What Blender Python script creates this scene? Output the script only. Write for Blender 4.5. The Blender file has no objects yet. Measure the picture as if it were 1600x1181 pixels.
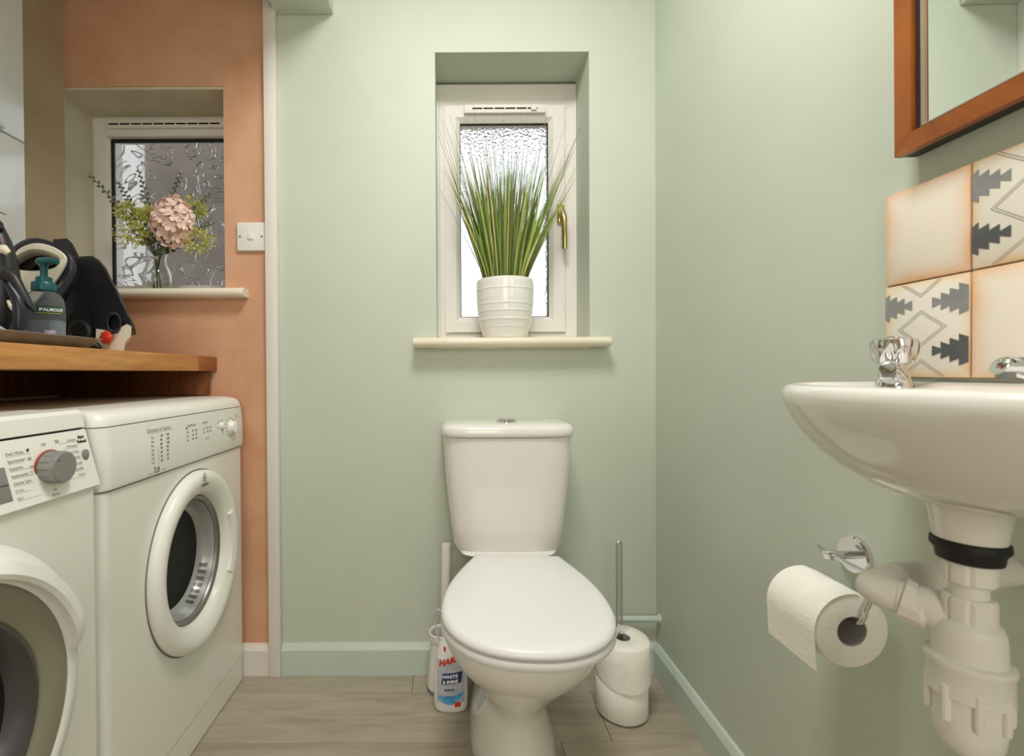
import bpy, bmesh, math, random
from mathutils import Vector, Matrix
R = math.radians
PI = math.pi
S = bpy.context.scene
C = S.collection

# ------------------------------------------------------------------ camera
F, CX, HY, EYE = 735.0, 705.0, 578.0, 0.927
cam_d = bpy.data.cameras.new('camera')
cam_d.sensor_width = 36.0
cam_d.lens = 741.0 / 1600 * 36.0
cam_d.shift_x = (800 - CX) / 1600
cam_d.clip_start = 0.02
cam_d.dof.use_dof = True
cam_d.dof.focus_distance = 1.25
cam_d.dof.aperture_fstop = 6.3
cam = bpy.data.objects.new('camera', cam_d)
C.objects.link(cam)
cam.rotation_euler = (Matrix.Rotation(R(90 - 0.56), 4, 'X') @ Matrix.Rotation(-0.006, 4, 'Z')).to_euler()
cam.location = (0, 0, EYE)
S.camera = cam

# ------------------------------------------------------------------ world, lights, exposure
w = bpy.data.worlds.new('overcast_sky')
S.world = w
w.use_nodes = True
bg = w.node_tree.nodes['Background']
bg.inputs['Color'].default_value = (0.93, 0.96, 1.0, 1)
bg.inputs['Strength'].default_value = 1.55


def area(name, loc, rot, size, energy, col, size_y=None):
    l = bpy.data.lights.new(name, 'AREA')
    l.energy = energy
    l.color = col
    l.size = size
    if size_y:
        l.shape = 'RECTANGLE'
        l.size_y = size_y
    o = bpy.data.objects.new(name, l)
    o.location = loc
    o.rotation_euler = rot
    C.objects.link(o)
    return o


area('ceiling_lamp_light', (0.05, 0.55, 2.33), (0, 0, 0), 0.42, 19, (1.0, 0.98, 0.95))
area('hall_lamp_light', (-0.05, -1.75, 1.75), (R(80), 0, 0), 0.9, 19, (1.0, 0.945, 0.865), 1.3)
S.view_settings.view_transform = 'Standard'
S.view_settings.look = 'None'
S.view_settings.exposure = -0.04
S.view_settings.gamma = 1.0
S.view_settings.use_curve_mapping = False

# ------------------------------------------------------------------ helpers


def W(px, py, Y):
    return ((px - CX) / F * Y, Y, EYE + (HY - py) / F * Y)


def lin(c):
    r = []
    for v in c[:3]:
        v /= 255.0
        r.append(v / 12.92 if v <= 0.04045 else ((v + 0.055) / 1.055) ** 2.4)
    return (r[0], r[1], r[2], 1.0)


MATS = {}


def mat(name, rgb, rough=0.5, metal=0.0, var=0.0, vscale=6.0, bump=0.0, bscale=80.0, coat=0.0, trans=0.0,
        ior=1.45, rgb2=None, stretch=(1, 1, 1), spec=0.5, sss=0.0, detail=4.0, lo=0.35, hi=0.65):
    if name in MATS:
        return MATS[name]
    m = bpy.data.materials.new(name)
    m.use_nodes = True
    nt = m.node_tree
    b = nt.nodes['Principled BSDF']
    b.inputs['Base Color'].default_value = lin(rgb)
    b.inputs['Roughness'].default_value = rough
    b.inputs['Metallic'].default_value = metal
    b.inputs['IOR'].default_value = ior
    b.inputs['Coat Weight'].default_value = coat
    b.inputs['Coat Roughness'].default_value = 0.06
    b.inputs['Transmission Weight'].default_value = trans
    b.inputs['Specular IOR Level'].default_value = spec
    if sss:
        b.inputs['Subsurface Weight'].default_value = sss
        b.inputs['Subsurface Radius'].default_value = (0.01, 0.008, 0.006)
    tc = nt.nodes.new('ShaderNodeTexCoord')
    mp = nt.nodes.new('ShaderNodeMapping')
    mp.inputs['Scale'].default_value = stretch
    nt.links.new(tc.outputs['Object'], mp.inputs['Vector'])
    if var or rgb2:
        n = nt.nodes.new('ShaderNodeTexNoise')
        n.inputs['Scale'].default_value = vscale
        n.inputs['Detail'].default_value = detail
        n.inputs['Roughness'].default_value = 0.6
        nt.links.new(mp.outputs['Vector'], n.inputs['Vector'])
        rp = nt.nodes.new('ShaderNodeValToRGB')
        rp.color_ramp.elements[0].position = lo
        rp.color_ramp.elements[1].position = hi
        c2 = rgb2 if rgb2 else tuple(max(0, v * (1 - var)) for v in rgb)
        rp.color_ramp.elements[0].color = lin(c2)
        rp.color_ramp.elements[1].color = lin(rgb)
        nt.links.new(n.outputs['Fac'], rp.inputs['Fac'])
        nt.links.new(rp.outputs['Color'], b.inputs['Base Color'])
    if bump:
        n2 = nt.nodes.new('ShaderNodeTexNoise')
        n2.inputs['Scale'].default_value = bscale
        n2.inputs['Detail'].default_value = 3
        nt.links.new(mp.outputs['Vector'], n2.inputs['Vector'])
        bp = nt.nodes.new('ShaderNodeBump')
        bp.inputs['Strength'].default_value = bump
        bp.inputs['Distance'].default_value = 0.002
        nt.links.new(n2.outputs['Fac'], bp.inputs['Height'])
        nt.links.new(bp.outputs['Normal'], b.inputs['Normal'])
    MATS[name] = m
    return m


class MB:
    """collects geometry in a bmesh"""

    def __init__(s):
        s.bm = bmesh.new()

    def box(s, x0, x1, y0, y1, z0, z1, bev=0.0, seg=2):
        b = bmesh.new()
        vs = [b.verts.new((x, y, z)) for x in (x0, x1) for y in (y0, y1) for z in (z0, z1)]
        for f in ((0, 1, 3, 2), (4, 6, 7, 5), (0, 4, 5, 1), (2, 3, 7, 6), (0, 2, 6, 4), (1, 5, 7, 3)):
            b.faces.new([vs[i] for i in f])
        if bev:
            bmesh.ops.bevel(b, geom=b.edges[:], offset=bev, segments=seg, affect='EDGES', profile=0.5)
        s._merge(b)
        return s

    def _merge(s, b):
        me = bpy.data.meshes.new('tmp')
        b.to_mesh(me)
        b.free()
        s.bm.from_mesh(me)
        bpy.data.meshes.remove(me)

    def raw(s, verts, faces):
        vs = [s.bm.verts.new(v) for v in verts]
        for f in faces:
            try:
                s.bm.faces.new([vs[i] for i in f])
            except ValueError:
                pass
        return s

    def loft(s, rings, cap0=True, cap1=True, closed=True):
        n = len(rings[0])
        vs = [[s.bm.verts.new(p) for p in r] for r in rings]
        for a, b in zip(vs[:-1], vs[1:]):
            for i in range(n if closed else n - 1):
                j = (i + 1) % n
                try:
                    s.bm.faces.new((a[i], a[j], b[j], b[i]))
                except ValueError:
                    pass
        if cap0:
            s.bm.faces.new(vs[0][::-1])
        if cap1:
            s.bm.faces.new(vs[-1])
        return s

    def torus_loft(s, rings):
        rings = list(rings) + [rings[0]]
        n = len(rings[0])
        vs = [[s.bm.verts.new(p) for p in r] for r in rings[:-1]]
        vs.append(vs[0])
        for a, b in zip(vs[:-1], vs[1:]):
            for i in range(n):
                j = (i + 1) % n
                s.bm.faces.new((a[i], a[j], b[j], b[i]))
        return s

    def lathe(s, prof, o=(0, 0, 0), axis='Z', n=40, cap0=True, cap1=True, sy=1.0, flip=1):
        """prof: (r, h) list; axis of revolution"""
        rings = []
        for r, h in prof:
            ring = []
            for i in range(n):
                a = 2 * PI * i / n
                u, v = r * math.cos(a), r * sy * math.sin(a)
                if axis == 'Z':
                    p = (u, v, h)
                elif axis == 'X':
                    p = (h, u, v)
                else:
                    p = (u, h, v)
                ring.append((p[0] + o[0], p[1] + o[1], p[2] + o[2]))
            rings.append(ring)
        return s.loft(rings, cap0, cap1)

    def tube(s, pts, r, n=10, cap=True):
        pts = [Vector(p) for p in pts]
        rr = r if isinstance(r, (list, tuple)) else [r] * len(pts)
        rings = []
        up = None
        for i, p in enumerate(pts):
            t = (pts[min(i + 1, len(pts) - 1)] - pts[max(i - 1, 0)])
            if t.length < 1e-9:
                t = Vector((0, 0, 1))
            t.normalize()
            if up is None:
                up = Vector((0, 0, 1)) if abs(t.z) < 0.9 else Vector((1, 0, 0))
            a = t.cross(up)
            if a.length < 1e-4:
                a = t.cross(Vector((0, 1, 0)))
            a.normalize()
            b = a.cross(t).normalized()
            up = b
            rings.append([tuple(p + (a * math.cos(2 * PI * k / n) + b * math.sin(2 * PI * k / n)) * rr[i]) for k in range(n)])
        return s.loft(rings, cap, cap)

    def prism(s, loop, depth, axis='Y', bev=0.0, seg=2):
        """extrude a loop of 3D points along an axis by depth"""
        d = Vector({'X': (depth, 0, 0), 'Y': (0, depth, 0), 'Z': (0, 0, depth)}[axis])
        b = bmesh.new()
        v0 = [b.verts.new(p) for p in loop]
        v1 = [b.verts.new(Vector(p) + d) for p in loop]
        b.faces.new(v0[::-1])
        b.faces.new(v1)
        n = len(loop)
        for i in range(n):
            j = (i + 1) % n
            b.faces.new((v0[i], v0[j], v1[j], v1[i]))
        if bev:
            es = [e for e in b.edges if len(e.link_faces) == 2 and e.calc_face_angle(0) > 0.6]
            bmesh.ops.bevel(b, geom=es, offset=bev, segments=seg, affect='EDGES', profile=0.5)
        s._merge(b)
        return s

    def ring_prism(s, outer, inner, depth, axis='Y'):
        d = Vector({'X': (depth, 0, 0), 'Y': (0, depth, 0), 'Z': (0, 0, depth)}[axis])
        o1 = [tuple(Vector(p) + d) for p in outer]
        i1 = [tuple(Vector(p) + d) for p in inner]
        return s.torus_loft([outer, o1, i1, inner])

    def frame(s, x0, x1, z0, z1, wd, y0, y1, ch=0.0):
        """rectangular frame in the XZ plane, front at y0; ch = chamfer of the inner front edge"""
        def rect(i, y):
            return [(x0 + i, y, z0 + i), (x1 - i, y, z0 + i), (x1 - i, y, z1 - i), (x0 + i, y, z1 - i)]
        return s.torus_loft([rect(0, y0), rect(wd - ch, y0), rect(wd, y0 + ch), rect(wd, y1), rect(0, y1)])


def chain_loc(p):
    v = Vector((0, 0, 0))
    while p is not None:
        v += p.location
        p = p.parent
    return v


def obj(name, mb, m, parent=None, world=True, smooth=True, ang=35, label=None):
    bm = mb.bm
    bmesh.ops.remove_doubles(bm, verts=bm.verts[:], dist=1e-6)
    bmesh.ops.recalc_face_normals(bm, faces=bm.faces[:])
    me = bpy.data.meshes.new(name)
    bm.to_mesh(me)
    bm.free()
    if parent is not None and world:
        me.transform(Matrix.Translation(-chain_loc(parent)))
    me.materials.append(m)
    if smooth:
        for p in me.polygons:
            p.use_smooth = True
        me.set_sharp_from_angle(angle=R(ang))
    o = bpy.data.objects.new(name, me)
    C.objects.link(o)
    if parent is not None:
        o.parent = parent
    if label:
        o['label'] = label
    return o


def tag(o, label, cat, group=None):
    o['label'] = label
    o['category'] = cat
    if group:
        o['group'] = group
    return o


def thing(name, label, cat, loc=(0, 0, 0), rz=0, group=None):
    o = bpy.data.objects.new(name, None)
    o.empty_display_size = 0.05
    o.location = loc
    o.rotation_euler = (0, 0, rz)
    C.objects.link(o)
    return tag(o, label, cat, group)


def struct(name, mb, m, parent=None, label=None, **k):
    o = obj(name, mb, m, parent, label=label, **k)
    o['kind'] = 'structure'
    return o


def sroot(name, loc, label=None):
    o = bpy.data.objects.new(name, None)
    o.empty_display_size = 0.05
    o.location = loc
    C.objects.link(o)
    o['kind'] = 'structure'
    if label:
        o['label'] = label
    return o


def text2d(body, size, align='LEFT', shear=0.0, bold=0.0):
    cu = bpy.data.curves.new('t', 'FONT')
    cu.body = body
    cu.size = size
    cu.align_x = align
    cu.shear = shear
    cu.offset = bold
    cu.resolution_u = 2
    o = bpy.data.objects.new('t', cu)
    C.objects.link(o)
    dg = bpy.context.evaluated_depsgraph_get()
    me = bpy.data.meshes.new_from_object(o.evaluated_get(dg))
    vs = [(v.co.x, v.co.y) for v in me.vertices]
    fs = [tuple(p.vertices) for p in me.polygons]
    bpy.data.objects.remove(o)
    bpy.data.curves.remove(cu)
    bpy.data.meshes.remove(me)
    return vs, fs


def put_text(mb, body, size, fn, align='LEFT', shear=0.0, bold=0.0):
    vs, fs = text2d(body, size, align, shear, bold)
    mb.raw([fn(u, v) for u, v in vs], fs)


def sell(cx, cy, hx, yf, yb, nf=2.3, nb=6, N=56, z=0.0, nx=None):
    """closed plan contour: half width hx about cx; front (low y) at yf, back at yb"""
    out = []
    ym = cy
    for i in range(N):
        a = 2 * PI * i / N
        c, sn = math.cos(a), math.sin(a)
        n = nf if sn < 0 else nb
        x = cx + hx * math.copysign(abs(c) ** (2 / n), c)
        y = ym + (ym - yf if sn < 0 else yb - ym) * math.copysign(abs(sn) ** (2 / n), sn)
        out.append((x, y, z))
    return out


# ------------------------------------------------------------------ materials
M_green = mat('sage_green_emulsion', (204, 212, 196), 0.62, var=0.02, vscale=3, bump=0.08, bscale=260)
M_green2 = mat('sage_green_gloss', (202, 214, 203), 0.35, var=0.02, vscale=5)
M_plaster = mat('bare_pink_plaster', (228, 182, 150), 0.85, rgb2=(206, 150, 114), vscale=3.4, bump=0.35, bscale=60, detail=7, lo=0.3, hi=0.72)
M_cream = mat('old_cream_paint', (222, 214, 190), 0.7, rgb2=(205, 196, 165), vscale=5, bump=0.2, bscale=120)
M_beige = mat('beige_wall_paint', (196, 178, 150), 0.75, rgb2=(180, 158, 124), vscale=3, bump=0.2, bscale=160)
M_white = mat('white_wall_paint', (235, 232, 226), 0.7)
M_trim = mat('white_gloss_trim', (232, 226, 220), 0.4, rgb2=(226, 219, 210), vscale=9, bump=0.12, bscale=60)
M_trimold = mat('chipped_white_trim', (234, 228, 222), 0.45, rgb2=(200, 150, 105), vscale=7, bump=0.15, bscale=70, lo=0.25, hi=0.32, detail=6)
M_sill = mat('cream_sill_paint', (240, 233, 214), 0.35, rgb2=(234, 224, 200), vscale=8)
M_sillold = mat('worn_cream_sill', (240, 232, 212), 0.45, rgb2=(190, 150, 105), vscale=22, lo=0.22, hi=0.32, detail=5)
M_upvc = mat('white_upvc', (240, 236, 230), 0.55, spec=0.25, var=0.02, vscale=5)
M_dark = mat('black_rubber', (26, 25, 26), 0.55)
M_slot = mat('dark_slot', (22, 20, 18), 0.9)
M_brass = mat('polished_brass', (218, 196, 130), 0.2, metal=1.0, var=0.08, vscale=30)
M_steel = mat('brushed_steel', (150, 148, 145), 0.35, metal=1.0)
M_chrome = mat('chrome', (222, 222, 224), 0.06, metal=1.0)
M_ceram = mat('white_ceramic', (240, 237, 229), 0.12, var=0.008, vscale=3, coat=0.4)
M_ceram2 = mat('cream_ceramic', (240, 237, 230), 0.14, coat=0.5, var=0.008, vscale=3)
M_seat = mat('white_seat_plastic', (238, 237, 237), 0.32, var=0.006, vscale=4)
M_plast = mat('white_pipe_plastic', (238, 234, 226), 0.4, var=0.015, vscale=12)
M_paper = mat('toilet_tissue', (253, 249, 240), 0.95, bump=0.5, bscale=220, var=0.02, vscale=30)
M_card = mat('grey_card_core', (170, 165, 160), 0.9, var=0.05, vscale=20)
M_app = mat('appliance_enamel', (236, 235, 226), 0.24, coat=0.3, var=0.006, vscale=3)
M_app2 = mat('appliance_plastic', (240, 239, 232), 0.33, var=0.006, vscale=4)
M_grey = mat('silver_plastic', (150, 149, 147), 0.38, metal=0.35)
M_greyd = mat('grey_plastic', (120, 120, 118), 0.5)
M_print = mat('grey_print', (120, 120, 122), 0.7)
M_printd = mat('dark_print', (40, 42, 50), 0.7)
M_orange = mat('copper_ring', (176, 92, 66), 0.35, metal=0.5)
M_pot = mat('white_glazed_pot', (243, 241, 236), 0.16, coat=0.4, var=0.01, vscale=6)
M_soil = mat('dark_moss', (52, 48, 30), 0.95, var=0.4, vscale=40, bump=0.6, bscale=60)
M_navy = mat('navy_black_plastic', (36, 38, 50), 0.33, var=0.2, vscale=6)
M_black = mat('black_plastic', (36, 36, 40), 0.4, var=0.2, vscale=8)
M_creamp = mat('cream_plastic', (232, 224, 204), 0.4, var=0.02, vscale=8)
M_red = mat('red_plastic', (214, 52, 28), 0.35, var=0.05, vscale=30)
M_teal = mat('teal_plastic', (14, 88, 92), 0.35, var=0.1, vscale=20)
M_tray = mat('grey_tray_metal', (168, 167, 163), 0.45, metal=0.1, var=0.12, vscale=40)
M_leaf = mat('eucalyptus_leaf', (112, 128, 110), 0.6, var=0.35, vscale=40)
M_stem = mat('stem_green', (104, 112, 70), 0.6, var=0.2, vscale=30)
M_yg = mat('yellow_green_bloom', (226, 222, 128), 0.7, rgb2=(184, 188, 92), vscale=60)
M_petal = mat('pink_petal', (255, 234, 222), 0.65, rgb2=(252, 208, 194), vscale=50, sss=0.1)
M_copper2 = mat('brick_outside', (124, 114, 104), 0.9, rgb2=(100, 94, 86), vscale=3, bump=0.4, bscale=20)
M_blueprint = mat('blue_print', (56, 140, 205), 0.4, rgb2=(120, 190, 230), vscale=40)
M_navyprint = mat('navy_print', (40, 40, 110), 0.4)
M_redprint = mat('red_print', (216, 62, 30), 0.4)
M_silverlabel = mat('silver_label', (200, 203, 210), 0.35, rgb2=(172, 178, 192), vscale=30)
M_whitep = mat('white_print', (245, 245, 245), 0.5)


def wood(name, c1, c2, axis_scale, rough=0.4, vs=5.0, coat=0.0, rand=0.0, bump=0.1):
    m = bpy.data.materials.new(name)
    m.use_nodes = True
    nt = m.node_tree
    b = nt.nodes['Principled BSDF']
    b.inputs['Roughness'].default_value = rough
    b.inputs['Coat Weight'].default_value = coat
    tc = nt.nodes.new('ShaderNodeTexCoord')
    mp = nt.nodes.new('ShaderNodeMapping')
    mp.inputs['Scale'].default_value = axis_scale
    oi = nt.nodes.new('ShaderNodeObjectInfo')
    ad = nt.nodes.new('ShaderNodeVectorMath')
    ad.operation = 'ADD'
    sc = nt.nodes.new('ShaderNodeMath')
    sc.operation = 'MULTIPLY'
    sc.inputs[1].default_value = 37.0
    nt.links.new(oi.outputs['Random'], sc.inputs[0])
    nt.links.new(tc.outputs['Object'], ad.inputs[0])
    nt.links.new(sc.outputs[0], ad.inputs[1])
    nt.links.new(ad.outputs[0], mp.inputs['Vector'])
    n = nt.nodes.new('ShaderNodeTexNoise')
    n.inputs['Scale'].default_value = vs
    n.inputs['Detail'].default_value = 7
    n.inputs['Roughness'].default_value = 0.62
    n.inputs['Distortion'].default_value = 0.6
    nt.links.new(mp.outputs['Vector'], n.inputs['Vector'])
    rp = nt.nodes.new('ShaderNodeValToRGB')
    rp.color_ramp.elements[0].position = 0.3
    rp.color_ramp.elements[1].position = 0.62
    rp.color_ramp.elements[0].color = lin(c2)
    rp.color_ramp.elements[1].color = lin(c1)
    nt.links.new(n.outputs['Fac'], rp.inputs['Fac'])
    hs = nt.nodes.new('ShaderNodeHueSaturation')
    mr = nt.nodes.new('ShaderNodeMapRange')
    mr.inputs['To Min'].default_value = 1 - rand
    mr.inputs['To Max'].default_value = 1 + rand
    nt.links.new(oi.outputs['Random'], mr.inputs['Value'])
    nt.links.new(mr.outputs['Result'], hs.inputs['Value'])
    nt.links.new(rp.outputs['Color'], hs.inputs['Color'])
    nt.links.new(hs.outputs['Color'], b.inputs['Base Color'])
    bp = nt.nodes.new('ShaderNodeBump')
    bp.inputs['Strength'].default_value = bump
    bp.inputs['Distance'].default_value = 0.001
    nt.links.new(n.outputs['Fac'], bp.inputs['Height'])
    nt.links.new(bp.outputs['Normal'], b.inputs['Normal'])
    return m


M_floor = wood('pale_oak_vinyl', (178, 167, 149), (154, 142, 123), (1.2, 9, 9), 0.42, 3.2, rand=0.05)
M_worktop = wood('oiled_wood_worktop', (206, 148, 84), (172, 112, 54), (14, 1.5, 14), 0.35, 4.0, coat=0.15)
M_darkwood = wood('dark_stained_wood', (136, 78, 36), (96, 50, 20), (10, 10, 1.5), 0.45, 4.0)
M_mirwood = wood('orange_brown_frame_wood', (168, 92, 26), (126, 62, 12), (12, 1.6, 1.6), 0.35, 7.0, coat=0.2, bump=0.06)


def glass_mat(name, kind):
    m = bpy.data.materials.new(name)
    m.use_nodes = True
    nt = m.node_tree
    b = nt.nodes['Principled BSDF']
    b.inputs['Base Color'].default_value = (0.97, 0.98, 0.98, 1)
    b.inputs['Transmission Weight'].default_value = 1.0
    b.inputs['IOR'].default_value = 1.45
    b.inputs['Roughness'].default_value = 0.04
    tc = nt.nodes.new('ShaderNodeTexCoord')
    bp = nt.nodes.new('ShaderNodeBump')
    if kind == 'fine':
        v = nt.nodes.new('ShaderNodeTexVoronoi')
        v.inputs['Scale'].default_value = 130
        nt.links.new(tc.outputs['Object'], v.inputs['Vector'])
        nt.links.new(v.outputs['Distance'], bp.inputs['Height'])
        bp.inputs['Strength'].default_value = 0.5
        bp.inputs['Distance'].default_value = 0.004
    else:
        # curling raised lines: contour bands of a warped noise
        n = nt.nodes.new('ShaderNodeTexNoise')
        n.inputs['Scale'].default_value = 6.5
        n.inputs['Detail'].default_value = 1.2
        n.inputs['Distortion'].default_value = 2.6
        nt.links.new(tc.outputs['Object'], n.inputs['Vector'])
        mu = nt.nodes.new('ShaderNodeMath')
        mu.operation = 'MULTIPLY'
        mu.inputs[1].default_value = 5.0
        fr = nt.nodes.new('ShaderNodeMath')
        fr.operation = 'PINGPONG'
        fr.inputs[1].default_value = 0.5
        nt.links.new(n.outputs['Fac'], mu.inputs[0])
        nt.links.new(mu.outputs[0], fr.inputs[0])
        mr = nt.nodes.new('ShaderNodeMapRange')
        mr.interpolation_type = 'SMOOTHSTEP'
        mr.inputs['From Min'].default_value = 0.0
        mr.inputs['From Max'].default_value = 0.07
        mr.inputs['To Min'].default_value = 1.0
        mr.inputs['To Max'].default_value = 0.0
        nt.links.new(fr.outputs[0], mr.inputs['Value'])
        nt.links.new(mr.outputs['Result'], bp.inputs['Height'])
        bp.inputs['Strength'].default_value = 0.62
        bp.inputs['Distance'].default_value = 0.004
    nt.links.new(bp.outputs['Normal'], b.inputs['Normal'])
    return m


M_glassfine = glass_mat('stippled_obscure_glass', 'fine')
M_glasscurl = glass_mat('curl_pattern_obscure_glass', 'curl')
M_glass = mat('clear_vase_glass', (245, 248, 246), 0.02, trans=1.0, ior=1.4, var=0.01)
M_soap = mat('clear_soap_bottle', (226, 230, 233), 0.08, trans=0.9, ior=1.12, var=0.05, vscale=20)
M_mirror = mat('mirror_silver', (236, 240, 238), 0.01, metal=1.0)
M_doorglass = mat('dark_door_glass', (30, 30, 32), 0.08, spec=0.6)
M_bowlgl = mat('smoky_door_bowl', (150, 150, 150), 0.12, trans=0.55, ior=1.2)
M_drum = mat('dark_drum', (34, 34, 36), 0.5, metal=0.3, var=0.2, vscale=10)

# ------------------------------------------------------------------ the setting
XR, XL, YB, YF, ZC = 0.632, -1.183, 1.465, -1.2, 2.40
# floor of planks running left-right
fl = sroot('floor', (0, 0, -0.02), 'pale oak-look plank floor')
mb = MB().box(XL - 0.1, XR + 0.1, -3.2, YB + 0.3, -0.03, -0.0035)
obj('underlay', mb, M_greyd, fl)
pm = {}
row = 0
yy = 1.374 + 0.19
rnd = random.Random(4)
while yy > -1.3:
    y1 = yy
    y0 = yy - 0.19
    off = [(-0.12), (-0.82), (0.27), (-0.5)][row % 4]
    cuts = sorted([XL - 0.05, XR + 0.05] + [c for c in (off - 1.22, off, off + 1.22) if XL + 0.02 < c < XR - 0.02])
    for a, b in zip(cuts[:-1], cuts[1:]):
        mbp = MB().box(a + 0.0006, b - 0.0006, y0 + 0.0006, min(y1, YB + 0.02) - 0.0006, -0.004, 0.0, 0.0011, 1)
        obj('plank', mbp, M_floor, fl, smooth=False)
    yy = y0
    row += 1
obj('hall_floor_sheet', MB().box(-1.3, 0.75, -3.1, yy - 0.002, -0.01, 0.0), M_floor, fl)


def wall_hole(x0, x1, z0, z1, y0, y1, h):
    m_ = MB()
    hx0, hx1, hz0, hz1 = h
    for b in ((x0, hx0, z0, z1), (hx1, x1, z0, z1), (hx0, hx1, z0, hz0), (hx0, hx1, hz1, z1)):
        m_.box(b[0], b[1], y0, y1, b[2], b[3])
    return m_


TX = -0.546
struct('wall_back', wall_hole(TX, XR + 0.14, 0, ZC, YB, YB + 0.24, (-0.044, 0.4285, 1.0, 1.912)), M_green, smooth=False)
struct('wall_alcove', wall_hole(-1.5, TX, 0, ZC, YB, YB + 0.24, (-1.222, -0.695, 1.16, 1.814)), M_plaster, smooth=False)
struct('wall_right', MB().box(XR, XR + 0.12, YF, YB, 0, ZC), M_green, smooth=False)
struct('wall_left', MB().box(XL - 0.03, XL, YF, YB, 0, ZC), M_beige, smooth=False)
struct('wall_front', wall_hole(XL, XR, 0, ZC, YF - 0.1, YF, (-0.45, 0.40, -0.001, 2.03)), M_white, smooth=False)
struct('wall_hall', MB().box(-1.5, 1.0, -3.1, -3.0, 0, ZC), M_cream, smooth=False)
struct('ceiling', MB().box(-1.5, 1.0, -3.1, YB + 0.24, ZC, ZC + 0.1), M_white, smooth=False)
struct('wall_bulkhead', MB().box(-0.532, -0.355, -0.6, YB, 2.028, ZC, 0.002, 1), M_green, label='boxed-in sage green beam below the ceiling')
# door lining post between the green room and the bare plaster alcove
struct('trim_1', MB().box(-0.563, -0.528, 1.442, YB, 0, ZC, 0.002, 2), M_trimold, label='chipped white door lining post')
# baseboards
mb = MB()
prof = [(0, 0.0), (-0.016, 0.0), (-0.016, 0.077), (-0.013, 0.083), (-0.007, 0.092), (0, 0.094)]
mb.loft([[(x, YB + d, z) for d, z in prof] for x in (-0.5275, XR)])
struct('baseboard_back', mb, M_green2, ang=25)
mb = MB()
mb.loft([[(XR + d, y, z) for d, z in prof] for y in (YF, YB - 0.016)])
struct('baseboard_right', mb, M_green2, ang=25)
mb = MB()
mb.loft([[(x, YB + d, z * 1.0) for d, z in prof] for x in (XL, -0.564)])
struct('baseboard_alcove', mb, M_trim, ang=25)

# ---- window beside the basin wall (in green wall)
YW = 1.618
w2 = sroot('window_2', (0.19, YW, 1.03), 'white casement window with stippled glass in the green wall')
x0, x1, z0, z1 = -0.048, 0.432, 1.02, 1.906
obj('frame', MB().frame(x0, x1, z0, z1, 0.046, YW, YW + 0.07, 0.006), M_upvc, w2, ang=20)
obj('frame_bead', MB().frame(x0 + 0.004, x1 - 0.004, z0 + 0.004, z1 - 0.004, 0.010, YW - 0.004, YW + 0.004, 0.003), M_upvc, w2, ang=20)
cx0, cx1, cz0, cz1 = -0.018, 0.387, 1.066, 1.829
obj('casement', MB().frame(cx0, cx1, cz0, cz1, 0.052, YW - 0.010, YW + 0.05, 0.014), M_upvc, w2, ang=20)
obj('head_rail', MB().box(x0 + 0.04, x1 - 0.04, YW + 0.002, YW + 0.06, 1.822, 1.868), M_upvc, w2)
obj('gasket', MB().frame(cx0 + 0.0515, cx1 - 0.0515, cz0 + 0.0515, cz1 - 0.0515, 0.003, YW + 0.008, YW + 0.016), M_dark, w2)
obj('pane', MB().box(cx0 + 0.045, cx1 - 0.045, cz0 and YW + 0.017, YW + 0.021, cz0 + 0.045, cz1 - 0.045), M_glassfine, w2, smooth=False)
v = obj('trickle_vent', MB().box(0.048, 0.322, YW - 0.024, YW - 0.008, 1.7970, 1.8260, 0.004, 2), M_upvc, w2)
for i in range(6):
    xs = 0.076 + i * 0.037
    obj('vent_slot', MB().box(xs, xs + 0.033, YW - 0.0247, YW - 0.015, 1.8095, 1.8142), M_slot, v, smooth=False)
obj('vent_slider', MB().box(0.272, 0.290, YW - 0.031, YW - 0.022, 1.8030, 1.8150, 0.002), M_upvc, v)
hd = obj('handle', MB().box(0.360, 0.384, YW - 0.022, YW - 0.009, 1.428, 1.492, 0.006, 3), M_brass, w2, label='polished brass espagnolette handle')
obj('lever', MB().tube([(0.374, YW - 0.018, 1.458), (0.374, YW - 0.042, 1.456), (0.376, YW - 0.048, 1.44), (0.378, YW - 0.046, 1.36), (0.378, YW - 0.044, 1.336)], [0.009, 0.010, 0.0095, 0.0085, 0.0085], 14), M_brass, hd)
obj('lock', MB().lathe([(0.0, -0.0565), (0.005, -0.0565), (0.0055, -0.046)], (0.376, YW, 1.452), 'Y', 16), M_steel, hd)
# sill with round nose
def sill(x0, x1, yb, yf, z0, z1):
    m_ = MB()
    h = (z1 - z0) / 2
    prof_ = [(yb, z0), (yb, z1)]
    for k in range(9):
        a = PI / 2 - PI * k / 8
        prof_.append((yf + h - h * math.cos(a), (z0 + z1) / 2 + h * math.sin(a)))
    rings = []
    for xx, sc in ((x0, 0.86), (x0 + 0.003, 1), (x1 - 0.003, 1), (x1, 0.86)):
        rings.append([(xx, yb + (p - yb) * (1 if sc == 1 else 0.985), (z0 + z1) / 2 + (q - (z0 + z1) / 2) * sc) for p, q in prof_])
    return m_.loft(rings)
obj('sill', sill(-0.113, 0.479, YB - 0.001, 1.408, 1.005, 1.034), M_sill, w2, ang=50, label='cream painted round-nosed window sill')
obj('sill_board', MB().box(-0.0435, 0.428, YB - 0.002, YW + 0.002, 1.0005, 1.034), M_sill, w2)

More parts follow.
